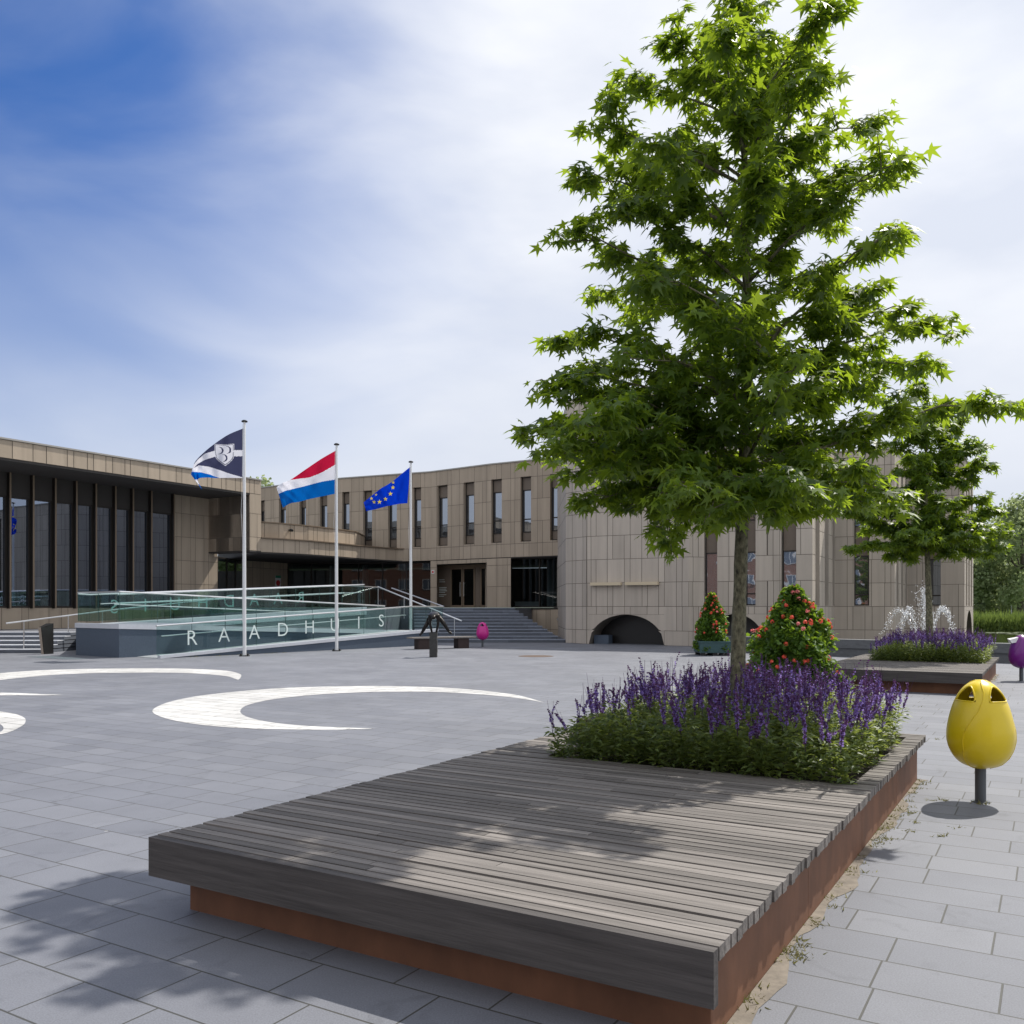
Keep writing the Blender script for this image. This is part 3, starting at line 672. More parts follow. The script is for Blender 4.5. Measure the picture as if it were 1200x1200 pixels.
# ---------------- ramp with glass balustrades ----------------
RM = empty('wheelchair_ramp', tuple(RAMP0), 0, 'zigzag ramp with green glass balustrades and blue-grey stone base in front of the hall', 'ramp')
z1f = lambda s: .65*max(0, min(s, 12))/12
z2f = lambda s: 1.1-.45*max(0, min(s, 12))/12
z3f = lambda s: 1.1+.58*max(0, min(s, 12))/12
def strip(b, s0, s1, n0, n1, zf0, zf1, m=0, zb=0.0, n=1):
    for k in range(n):
        a = s0+(s1-s0)*k/n; q = s0+(s1-s0)*(k+1)/n
        b.hexa([RP(a, n0, zf0(a) if callable(zf0) else zf0), RP(q, n0, zf0(q) if callable(zf0) else zf0), RP(q, n1, zf0(q) if callable(zf0) else zf0), RP(a, n1, zf0(a) if callable(zf0) else zf0),
                RP(a, n0, zf1(a)), RP(q, n0, zf1(q)), RP(q, n1, zf1(q)), RP(a, n1, zf1(a))], m)
b = MB()
strip(b, 0.15, 12, .12, 1.5, 0.0, lambda s: z1f(s)+.004); strip(b, 12, 13.7, .12, 2.9, 0, lambda s: .65)
strip(b, -.4, 12, 1.62, 2.9, 0, lambda s: z2f(s)-.001); strip(b, -.4, 12.1, 2.9, 4.4, 0, lambda s: z3f(s)-.002)
b.build('walkway', mat('ramp_paving', (.26, .28, .30), .7, noise=.1), RM)
b = MB()
strip(b, 0.2, 13.8, 0, .12, 0, lambda s: max(.01, z1f(s)-.02)); strip(b, -.5, 12, 1.5, 1.62, 0, lambda s: z2f(s)-.02)
strip(b, -.5, -.4, 1.62, 4.45, 0, lambda s: 1.08); strip(b, -.4, 12.1, 4.4, 4.45, 0, lambda s: z3f(s)); strip(b, 13.7, 13.8, .12, 3.0, 0, lambda s: .63)
b.build('base_wall', M['blue_stone'], RM)
b = MB()
strip(b, 0.1, 13.83, -.03, .15, lambda s: max(0, z1f(s)-.03), lambda s: z1f(s)+.10); strip(b, -.53, 12, 1.47, 1.65, lambda s: z2f(s)-.12, lambda s: z2f(s)+.05)
strip(b, -.53, -.37, 1.65, 4.48, lambda s: .98, lambda s: 1.15); strip(b, 0, 12.1, 2.84, 2.96, lambda s: max(z2f(s), z3f(s))-.3, lambda s: z3f(s)+.05)
b.build('coping', M['pale_coping'], RM)
def balustrade(pts, hgt=1.0, w=1.35, base=.1):
    """pts: list of (s,n,z) of the walking line; panels stand along it, one part each"""
    for (s0, n0, z0), (s1, n1, z1) in zip(pts, pts[1:]):
        p, q = RP(s0, n0, z0), RP(s1, n1, z1); ln = (q-p).length; k = max(1, round(ln/w)); dv = (q-p)/k
        hd = Vector((dv.x, dv.y, 0)).normalized(); nr = Vector((hd.y, -hd.x, 0))*.006
        for i in range(k):
            a = p+dv*i+hd*.012; c = p+dv*(i+1)-hd*.012; g = MB()
            up0 = Vector((0, 0, base)); up1 = Vector((0, 0, hgt))
            g.hexa([a-nr+up0, c-nr+up0, c+nr+up0, a+nr+up0, a-nr+up1, c-nr+up1, c+nr+up1, a+nr+up1])
            e = hd*.012
            g.hexa([c-nr*1.05+up0, c+e-nr*1.05+up0, c+e+nr*1.05+up0, c+nr*1.05+up0, c-nr*1.05+up1, c+e-nr*1.05+up1, c+e+nr*1.05+up1, c+nr*1.05+up1], 1)
            g.build('glass_panel', [M['rail_glass'], M['glass_edge']], RM)
    b = MB(); b.tube([RP(s, n, z+hgt+.02) for s, n, z in pts], .03, 8); b.build('handrail', M['steel'], RM)
balustrade([(0, .06, 0), (12, .06, .65), (14.2, .06, .65)], 1.07)
balustrade([(12, 1.56, .65), (-.45, 1.56, 1.12)], 1.1); balustrade([(-.45, 1.56, 1.12), (-.45, 4.4, 1.12)], 1.1)
balustrade([(0.2, 2.9, 1.1), (12, 2.9, 1.68)], 1.05); balustrade([(-.45, 4.42, 1.12), (0, 4.42, 1.1), (12, 4.42, 1.68)], 1.05)
balustrade([(12, 4.42, 1.68), (16.8, 7.0, 1.70)], 1.05)
# lower handrails on the wall side
for (n_, f_, s0_, s1_) in ((.25, z1f, .3, 12), (2.75, z2f, 0, 11.8), (3.05, z3f, 0.3, 12), (4.25, z3f, .3, 12)):
    b = rail([RP(s0_, n_, f_(s0_)+.72), RP(s1_, n_, f_(s1_)+.72)], .02); b.build('handrail', M['steel'], RM)
def text_mesh(txt, size, name, mtl, parent, mw, extrude=.006):
    cu = bpy.data.curves.new(name, 'FONT'); cu.body = txt; cu.size = size; cu.extrude = extrude; cu.align_x = 'CENTER'; cu.resolution_u = 4; cu.offset = -.006
    to = bpy.data.objects.new('tmp', cu); COL.objects.link(to)
    dg = bpy.context.evaluated_depsgraph_get(); me = bpy.data.meshes.new_from_object(to.evaluated_get(dg)); me.name = name
    bpy.data.objects.remove(to)
    for v in me.vertices: v.co = mw @ v.co
    off = origin_of(parent) if parent else Vector((0, 0, 0))
    for v in me.vertices: v.co -= off
    me.materials.clear(); me.materials.append(mtl)
    o = bpy.data.objects.new(name, me); COL.objects.link(o); o.parent = parent; return o
def orient(pos, right, up=Vector((0, 0, 1))):
    n = right.cross(up).normalized(); m = Matrix((right, up, n)).transposed().to_4x4(); m.translation = pos; return m
sz = .74
for i, ch in enumerate('RAADHUIS'):
    s = 1.32+1.285*i; text_mesh(ch, sz, 'letter', M['letter'], RM, orient(RP(s, .045, z1f(s)+.34), rd), .004)
    s = 9.6-1.24*i; text_mesh(ch, sz, 'letter', M['letter'], RM, orient(RP(s, 4.44, z3f(s)+.34), -rd), .004)

# ---------------- flags ----------------
def flag_thing(px, py_bot, py_top, label, name='flagpole'):
    b0 = G(px, py_bot); T = empty(name, tuple(b0), 0, label, 'flagpole', None)
    zt = ZY(py_top, b0.y); b = MB()
    b.tube([b0, (b0.x, b0.y, zt*.5), (b0.x, b0.y, zt)], [.062, .052, .04], 14); b.build('pole', M['pole'], T, smooth=False)
    b = MB(); b.lathe([(0, -.02), (.10, -.02), (.11, .015), (.06, .05), (0, .06)], (b0.x, b0.y, zt), 14); b.build('pole_cap', M['black'], T)
    b = MB(); b.box(b0.x-.16, b0.x+.16, b0.y-.1, b0.y+.1, .0, .035)
    for dx in (-.12, .12): b.box(b0.x+dx-.025, b0.x+dx+.025, b0.y-.05, b0.y+.05, .035, .09)
    b.build('base_plate', M['black'], T)
    # halyard
    b = MB(); b.tube([(b0.x-.05, b0.y-.05, zt-.1), (b0.x-.06, b0.y-.05, zt*.72), (b0.x-.1, b0.y-.05, zt*.62), (b0.x-.05, b0.y-.06, zt*.5), (b0.x-.055, b0.y-.05, 1.2)], .006, 5); b.build('halyard', M['white'], T)
    return T, b0, zt
def cr1(P, t):
    n = len(P)-1; x = min(max(t, 0), 1)*n; i = min(int(x), n-1); u = x-i
    p0 = P[max(i-1, 0)]; p1 = P[i]; p2 = P[i+1]; p3 = P[min(i+2, n)]
    return tuple(.5*(2*p1[a]+(p2[a]-p0[a])*u+(2*p0[a]-5*p1[a]+4*p2[a]-p3[a])*u*u+(-p0[a]+3*p1[a]-3*p2[a]+p3[a])*u**3) for a in range(2))
def make_flag(T, b0, top, bot, colf, mats, amp=.16, nu=130, nv=90, ph=0):
    """cloth between an upper and a lower edge; colf(x, y) gives the printed colour"""
    b = MB(); px_ = []
    for i in range(nu+1):
        for j in range(nv+1):
            u, v = i/nu, j/nv; a = cr1(top, u); c = cr1(bot, u); x = a[0]+(c[0]-a[0])*v; y = a[1]+(c[1]-a[1])*v
            D = b0.y+amp*u*math.sin(7.5*u+1.6*v+ph)+.06*math.sin(17*u-5*v+ph)*min(1, 3*u)+.03*math.sin(34*u+9*v)*u
            b.v.append(((x-600)/F*D, D, ZY(y, D))); px_.append((x, y))
    for i in range(nu):
        for j in range(nv):
            q = i*(nv+1)+j; b.f.append((q, q+nv+1, q+nv+2, q+1)); xs = (px_[q][0]+px_[q+nv+2][0])/2; ys = (px_[q][1]+px_[q+nv+2][1])/2
            b.m.append(colf(xs, ys)); b.t.append(1)
    return b.build('flag', mats, T, smooth=True, recalc=False)
def lin(tab, x):
    tab = sorted(tab)
    if x <= tab[0][0]: return tab[0][1]
    for (a, c), (d, e) in zip(tab, tab[1:]):
        if x <= d: return c+(e-c)*(x-a)/(d-a)
    return tab[-1][1]
def inside(poly, x, y):
    r = False; n = len(poly)
    for i in range(n):
        (x0, y0), (x1, y1) = poly[i], poly[(i+1) % n]
        if (y0 > y) != (y1 > y) and x < (x1-x0)*(y-y0)/(y1-y0)+x0: r = not r
    return r
def cloth(name, c):
    return leaf_mat(name, c, tuple(x*1.05 for x in c), tuple(min(1, x*1.1) for x in c), .35, .8, .15)
C_ = {k: cloth('flag_'+k, v) for k, v in dict(navy=(.055, .06, .12), white=(.80, .80, .86), blue=(.0, .13, .55), red=(.55, .01, .05), dblue=(.0, .12, .45), eu=(.0, .04, .55), yellow=(.9, .70, .06)).items()}
T1, q1_, zt1 = flag_thing(286.5, 769, 494, 'tall white flagpole nearest the camera flying a dark flag with a white shield')
shp = [(251.4, 520.3), (263, 521.0), (274.4, 520), (274.6, 530), (273.5, 537), (270, 541.5), (264, 546), (257, 541), (253, 537), (251.6, 530)]
shc = (263, 531)
def shr(k): return [(shc[0]+(p[0]-shc[0])*k, shc[1]+(p[1]-shc[1])*k) for p in shp]
sh_a, sh_b = shr(.95), shr(.89)
def cf1(x, y):
    if inside(shp, x, y):
        if inside(sh_a, x, y) and not inside(sh_b, x, y): return 0
        for (cx, cy) in ((257.6, 528), (266.8, 527.3), (262.4, 536.8)):
            if math.hypot(x-cx, y-cy) < 4.3 and math.hypot(x-cx+1.6, y-cy) > 3.9: return 0
        return 1
    c = lin([(285, 531), (252, 531.6), (240, 535.2), (232, 541), (226, 547.5)], x); h = lin([(285, 3.6), (240, 3.6), (228, 2)], x)
    if abs(y-c) < h: return 1
    if y > lin([(284, 559.4), (268, 554.7), (256.7, 550.6), (245, 547), (233, 545.3), (226, 549)], x):
        if y > lin([(258, 561), (256.7, 560), (245, 555.8), (235.7, 553.5), (227.5, 553), (224, 553)], x) and x < 258:
            return 1 if (228 < x < 233.5 and 562 < y < 567.5) else 2
        return 1
    return 0
make_flag(T1, q1_, [(285, 502), (268.3, 509), (254.3, 518), (240.3, 529), (228.5, 541.5), (223.8, 556)], [(284.5, 560.2), (268, 560), (254, 560.2), (241, 559.6), (232, 562.0), (237, 574)], cf1, [C_['navy'], C_['white'], C_['blue']], amp=.14)
T2, q2_, zt2 = flag_thing(394.5, 763, 521, 'middle white flagpole flying the red white and blue tricolour')
def cf2(x, y):
    if y < lin([(393, 544.4), (376.7, 554), (362.5, 559.6), (340, 562.4), (325, 563)], x): return 0
    if y < lin([(392, 562), (376.7, 564.5), (355.4, 570.2), (334.2, 575.2), (324, 580)], x): return 1
    return 2
make_flag(T2, q2_, [(393.8, 527.8), (376.7, 537.6), (359, 549.5), (341.2, 561.7), (331, 566), (324, 571)], [(392.4, 578.7), (376, 582), (362, 585), (350.4, 588), (340, 590), (331.5, 595)], cf2, [C_['red'], C_['white'], C_['dblue']], ph=1.2)
T3, q3_, zt3 = flag_thing(481.5, 757, 541.5, 'farthest white flagpole flying a blue flag with a ring of yellow stars')
stars = []
for (cx, cy, r) in ((460.7, 565.4, 2.2), (460.5, 571.3, 2.6), (457.4, 578.7, 2.9), (451.7, 584.8, 2.7), (444.6, 588.2, 2.9), (438.3, 588.3, 2.4), (435.4, 584.2, 2.2), (440.7, 579.8, 1.7)):
    stars.append([(cx+r*(1 if i % 2 == 0 else .40)*math.sin(math.pi*i/5), cy-r*(1 if i % 2 == 0 else .40)*math.cos(math.pi*i/5)) for i in range(10)])
make_flag(T3, q3_, [(480.8, 547), (471, 555), (461.6, 563), (453, 568.7), (444.6, 573.7), (426.2, 588.6)], [(477.5, 589.7), (469, 590.3), (461.6, 591.6), (452, 593.5), (441, 596.5), (429, 599)], lambda x, y: 1 if any(inside(p, x, y) for p in stars) else 0, [C_['eu'], C_['yellow']], ph=2.4)
for T in (T1, T2, T3): T['group'] = 'flagpoles in front of the ramp'

# ---------------- decks ----------------
UU = Vector((.857, -.516, 0)).normalized(); ang = math.atan2(UU.y, UU.x)
DA = G(184, 978, .43); DA.z = 0
DW, DL = 3.22, 6.5
def make_deck(loc, label):
    T = empty('timber_deck', tuple(loc), ang, label, 'deck', 'timber seating decks around trees')
    b = MB(); v = .0; pitch = .0773; k = 0
    while v+pitch < DL+.01:
        v0, v1 = v+.007, v+pitch-.007
        zt = .43+random.uniform(-.003, .003)
        segs = [(0, DW)] if not (3.45 < v+.04 < 6.28) else [(0, .58), (3.07, DW)]
        for (a, c) in segs:
            cuts = [a]
            if c-a > 2: cuts.append(random.uniform(.9, 2.3))
            cuts.append(c)
            for p, q in zip(cuts, cuts[1:]):
                b.box(p+(.002 if p > a else random.uniform(-.006, .006)), q-(.003 if q < c else random.uniform(-.006, .006)), v0, v1, zt-.055, zt, 0, random.uniform(.62, 1.28))
        v += pitch; k += 1
    b.build('decking', M['deck'], T, local=True)
    b = MB(); b.box(-.0, DW, -.055, -.003, .215, .428, 0, 1.0)
    b.build('front_beam', M['deck_side'], T, local=True)
    b = MB(); 
    for x in (.35, 1.1, 1.9, 2.7): b.box(x, x+.07, .02, DL-.02, .29, .372, 0, .7)
    b.build('joists', M['deck_side'], T, local=True)
    b = MB(); w = .012; x0, x1, y0, y1 = .13, DW-.07, .12, DL-.12
    b.box(x0, x1, y0, y0+w, 0, .37); b.box(x0, x1, y1-w, y1, 0, .37); b.box(x0, x0+w, y0+w, y1-w, 0, .37)
    yy = y0+w
    while yy < y1-w: e = min(yy+1.62, y1-w); b.box(x1-w, x1, yy+.003, e-.003, 0, .37); yy += 1.62
    b.build('steel_base', M['corten'], T, local=True)
    b = MB(); b.box(.57, 3.08, 3.44, 6.30, .02, .36); b.build('planting_soil', M['soil'], T, local=True)
    b = MB(); b.box(.545, .57, 3.42, 6.31, .2, .425); b.box(.57, 3.08, 3.415, 3.435, .2, .425); b.box(3.062, 3.08, 3.44, 6.3, .361, .425); b.build('edge_board', M['deck_side'], T, local=True)
    return T
deck1 = make_deck(DA, 'weathered grey timber deck on rusty steel in the foreground around the larger tree')
D2 = Vector((6.32, 18.95, 0))
deck2 = copy_tree(deck1); deck2.location = D2; deck2['label'] = 'dark-fronted timber deck farther back on the right beside the fountain'
def DK(loc, u, v, z): return loc+UU*u+Vector((-UU.y, UU.x, 0))*v+Vector((0, 0, z))

# timber block behind the bed
TB = empty('timber_block_stack', tuple(DK(DA, .48, 4.3, .43)), ang, 'dark stack of short timber beams at the left edge of the near flower bed', 'timber')
for i, (w, x) in enumerate(((.42, 0), (.36, .03), (.28, .08))):
    b = MB(); b.box(x-.1, x-.1+w, -.02*i, .9-.02*i, .075*i+.002, .075*i+.072, 0, random.uniform(.8, 1.2)); b.build('beam', M['block'], TB, local=True)

# ---------------- foliage tools ----------------
def norm(a): return a/np.maximum(np.linalg.norm(a, axis=-1, keepdims=True), 1e-9)
def place(proto_v, proto_f, pos, ax, nrm, size, proto_m=None):
    """copies of a small proto mesh: proto x -> side, y -> ax, z -> nrm"""
    ax = norm(ax); nrm = norm(nrm-ax*np.sum(nrm*ax, -1, keepdims=True)); sd_ = np.cross(ax, nrm)
    pv = np.asarray(proto_v)[None]; s = np.asarray(size).reshape(-1, 1, 1)
    V = pos[:, None]+s*(pv[..., 0:1]*sd_[:, None]+pv[..., 1:2]*ax[:, None]+pv[..., 2:3]*nrm[:, None])
    n, k = V.shape[:2]
    return V.reshape(-1, 3), proto_f, n, k
def mesh_from(parts, name, mats, parent=None, local=False):
    """parts: list of (V, proto_f, n, k, mat)"""
    verts = []; loops = []; sizes = []; mi = []; base = 0
    for V, pf, n, k, m in parts:
        verts.append(V)
        offs = base+np.arange(n)*k
        ls = {}
        for f in pf: ls.setdefault(len(f), []).append(f)
        for L_, fs_ in ls.items():
            a = np.asarray(fs_)[None]+offs[:, None, None]; loops.append(a.reshape(-1)); sizes.append(np.full(n*len(fs_), L_)); mi.append(np.full(n*len(fs_), m))
        base += n*k
    V = np.concatenate(verts); Lp = np.concatenate(loops); Sz = np.concatenate(sizes); Mi = np.concatenate(mi)
    if parent is not None and not local: V = V-np.array(origin_of(parent))
    me = bpy.data.meshes.new(name); me.vertices.add(len(V)); me.vertices.foreach_set('co', V.astype(np.float32).ravel())
    me.loops.add(len(Lp)); me.loops.foreach_set('vertex_index', Lp.astype(np.int32)); me.polygons.add(len(Sz))
    st = np.concatenate(([0], np.cumsum(Sz)[:-1])); me.polygons.foreach_set('loop_start', st.astype(np.int32))
    me.polygons.foreach_set('material_index', Mi.astype(np.int32))
    for m in mats: me.materials.append(m)
    me.update(calc_edges=True); me.validate()
    o = bpy.data.objects.new(name, me); COL.objects.link(o)
    if parent is not None: o.parent = parent
    return o
# star leaf with five pointed lobes
def star_leaf():
    an = [-140, -112, -78, -52, -24, 0, 24, 52, 78, 112, 140]; rr = [.20, .60, .31, .92, .39, 1.08, .39, .92, .31, .60, .20]
    v = [(0, .0, 0)]
    for a, r in zip(an, rr): v.append((math.sin(R(a))*r, math.cos(R(a))*r+.05, -.22*r*r))
    f = [(0, i, i+1) for i in range(1, 11)]
    return v, f
SL = star_leaf()
oval = ([(0, 0, 0), (.17, .42, .06), (0, 1, -.16), (-.17, .42, .06), (0, .5, -.03)], [(0, 1, 4), (1, 2, 4), (2, 3, 4), (3, 0, 4)])
clump = ([(0, 0, 0), (.5, .3, .1), (.25, .95, -.1), (-.3, .85, .12), (-.5, .25, -.05)], [(0, 1, 2, 3, 4)])

def tree_build(T, base, trunk_h, top_z, limbs, leaf_size, leaves_per_m, seed, trunk_r, leaf_m, bark_m, leafp=SL, twig=.5, crown='crown', droop=.55):
    rg = np.random.default_rng(seed); bx, by, bz = base
    tr = MB(); n = 12; pts = []; rad = []
    for i in range(n+1):
        t = i/n; z = bz+(top_z-bz)*t*.97
        pts.append(Vector((bx+.05*math.sin(t*5+seed), by+.05*math.cos(t*4+seed), z))); rad.append(trunk_r*(1.12 if i == 0 else 1)*(1-.90*t**1.25)+.004)
    pts[0].x, pts[0].y = bx, by
    # rough trunk
    fine = []; fr_ = []
    for i in range(n):
        for j in range(4): fine.append(pts[i].lerp(pts[i+1], j/4)); fr_.append((rad[i]*(1-j/4)+rad[i+1]*j/4)*random.uniform(.95, 1.06))
    tr.tube(fine+[pts[-1]], fr_+[rad[-1]], 14)
    tr.build('trunk', bark_m, T, smooth=True)
    br = MB(); LP = []; LA = []; 
    def trunk_at(z):
        t = (z-bz)/((top_z-bz)*.97)*n; i = int(min(max(t, 0), n-1)); return pts[i].lerp(pts[i+1], t-i)
    for (tip, zs) in limbs:
        tip = Vector(tip); st = trunk_at(zs); ln = (tip-st).length
        mid_ = st.lerp(tip, .5)+Vector((rg.normal()*.08*ln, rg.normal()*.08*ln, .10*ln))
        C = [st, st.lerp(mid_, .55)+Vector((0, 0, .04*ln)), mid_, mid_.lerp(tip, .55)+Vector((0, 0, .05*ln)), tip]
        r0 = .008+.007*ln
        br.tube(C, [r0, r0*.75, r0*.55, r0*.35, .005], 6)
        nsub = max(5, int(ln*5.5))
        def along(t):
            x = t*4; i = min(int(x), 3); return C[i].lerp(C[i+1], x-i)
        dirv = (tip-st).normalized()
        for k in range(nsub+1):
            t = .2+.8*(k/nsub) if k < nsub else 1.0
            p = along(t)
            side = Vector((rg.normal(), rg.normal(), rg.normal()*.28)).normalized()
            dv = (dirv*(.35+.6*t)+side*.9+Vector((0, 0, .06))).normalized() if k < nsub else dirv
            L2 = twig*(1.15-.55*t)*rg.uniform(.6, 1.25) if k < nsub else .12
            e = p+dv*L2+Vector((0, 0, -.10*L2))
            br.tube([p, p.lerp(e, .5)+Vector((0, 0, .03)), e], [.007, .005, .003], 4, cap=False)
            m = max(4, int(leaves_per_m*(L2+.12)*rg.uniform(.7, 1.25)))
            for q in range(m):
                u = rg.uniform(.12, 1.0); c = p.lerp(e, u)
                o = Vector((rg.normal(), rg.normal(), rg.normal()*.6))*(.055*(leaf_size/.1)**.5*twig/.5)
                LP.append(c+o); hz = Vector((o.x, o.y, 0)); hz = hz.normalized() if hz.length > 1e-5 else Vector((1, 0, 0))
                LA.append(hz*.75+dv*.35+Vector((rg.normal()*.3, rg.normal()*.3, -droop+rg.normal()*.28)))
    # short leafy shoots along the leader
    for k in range(int((top_z-bz-trunk_h)*95)):
        z_ = bz+trunk_h+.35+(top_z-bz-trunk_h-.35)*rg.random(); c = trunk_at(min(z_, top_z*.97)); a_ = rg.uniform(0, 6.28); r_ = .05+.38*rg.random()*(1-.5*(z_-bz)/(top_z-bz))
        LP.append(Vector((c.x+r_*math.cos(a_), c.y+r_*math.sin(a_), z_))); LA.append(Vector((math.cos(a_)*.8, math.sin(a_)*.8, -droop+rg.normal()*.3)))
    z = bz+trunk_h
    br.build('branches', bark_m, T, smooth=True)
    P = np.array([tuple(p) for p in LP]); A = np.array([tuple(a) for a in LA]); n_ = len(P)
    Nn = np.array([0, 0, 1.0])+rg.normal(size=(n_, 3))*.38
    V, f, n__, k = place(*leafp, P, A, Nn, leaf_size*rg.uniform(.5, 1.25, n_))
    mesh_from([(V, f, n__, k, 0)], crown, [leaf_m], T)
    return n_

# --- near tree
tb = DK(DA, 1.83, 4.95, 0); tb.z = .36
T = empty('plane_leaved_tree', tuple(tb), 0, 'tall young tree with star-shaped leaves growing from the flower bed on the near deck', 'tree', 'trees in the timber decks')
def tp(px, py, dd=0): D = tb.y+dd; return (X(px, D).x, D, ZY(py, D))
L1 = [((620, 512), .1), ((640, 535), -.5), ((642, 450), .0), ((660, 402), .2), ((665, 282), -.2), ((684, 215), .1), ((690, 590), .1), ((680, 560), .6), ((775, 618), -.3), ((720, 470), -.7), ((712, 345), .6),
      ((1108, 392), .1), ((1085, 430), .4), ((1050, 365), -.3), ((1015, 345), .0), ((1178, 478), -.4), ((1050, 580), .2), ((1000, 590), -.4), ((1020, 222), .0), ((975, 270), .2), ((985, 440), -.4), ((960, 330), .3), ((925, 600), .3), ((1040, 500), .5),
      ((985, 205), -.5), ((735, 592), .3), ((700, 555), -.6), ((800, 612), .5), ((830, 608), -.9), ((905, 600), -1.0), ((965, 596), .7), ((1005, 556), -.8), ((940, 575), -1.3), ((780, 580), -1.3), ((660, 540), .8), ((750, 545), 1.3), ((980, 560), 1.4), ((668, 500), .4), ((655, 470), -.3), ((695, 440), .5), ((690, 500), -1.1), ((1030, 470), 1.0), ((720, 250), -.5), ((760, 330), -.9), ((740, 420), -1.0)]
limbs = []
for (p, dd) in L1:
    tip = tp(p[0], p[1], dd); dist = abs(p[0]-862)
    zs = max(2.70, tip[2]-.24*dist/1050*8.3-.20); limbs.append((tip, min(zs, 6.4)))
for (p, dd) in [((700, 150), .1), ((1010, 150), 0), ((740, 100), .3), ((975, 95), -.2), ((790, 50), 0), ((930, 55), .1), ((865, 10), 0), ((830, 90), -.5), ((900, 120), .6)]:
    tip = tp(p[0], p[1], dd); limbs.append((tip, min(6.9, tip[2]-.6)))
rg = np.random.default_rng(11)
for i in range(34):
    z = 2.95+3.6*(i/34); an = (i*2.399) % (2*math.pi); 
    if abs(math.sin(an)) < .70: continue
    r_ = (1.75-.22*abs(z-3.6))*rg.uniform(.75, 1.05)
    limbs.append(((tb.x+r_*math.cos(an), tb.y+r_*math.sin(an), z+.45+rg.uniform(-.2, .2)), z-.15))
nl = tree_build(T, tuple(tb), 2.3, 7.5, limbs, .106, 80, 5, .066, M['leaf'], M['bark'])
print('leaves', nl)
# --- farther tree
t2 = DK(D2, 1.83, 4.95, 0); t2.z = .36; t2.x = X(1087, t2.y).x
T = empty('plane_leaved_tree', tuple(t2), 0, 'smaller-looking tree behind, on the farther deck in front of the fountain', 'tree', 'trees in the timber decks')
def tp2(px, py, dd=0): D = t2.y+dd; return (X(px, D).x, D, ZY(py, D))
limbs = []
for (p, dd) in [((992, 600), 0), ((1010, 560), .3), ((1005, 645), -.3), ((1040, 640), .2), ((1025, 600), -.8), ((1180, 625), 0), ((1165, 600), .6), ((1150, 650), -.3), ((1172, 640), -.6), ((1160, 545), 0), ((1148, 525), -.5), ((1130, 555), .4), ((1040, 520), 0), ((1055, 490), .3), ((1078, 452), 0), ((1110, 480), 0), ((1120, 500), .5), ((1090, 500), -.8), ((1065, 540), -1.1), ((1110, 590), -1.4), ((1060, 625), -1.3), ((1090, 640), 1.0), ((1120, 530), 1.2), ((1075, 580), 1.5), ((1100, 620), 1.6), ((1140, 630), -1.2), ((1015, 625), .9), ((1150, 585), -.8)]:
    tip = tp2(p[0], p[1], dd); dist = math.hypot(tip[0]-t2.x, tip[1]-t2.y); limbs.append((tip, max(3.05, tip[2]-.30*dist-.3)))
nl = tree_build(T, tuple(t2), 2.6, 7.0, limbs, .15, 105, 8, .085, M['leaf'], M['bark'])
print('leaves2', nl)

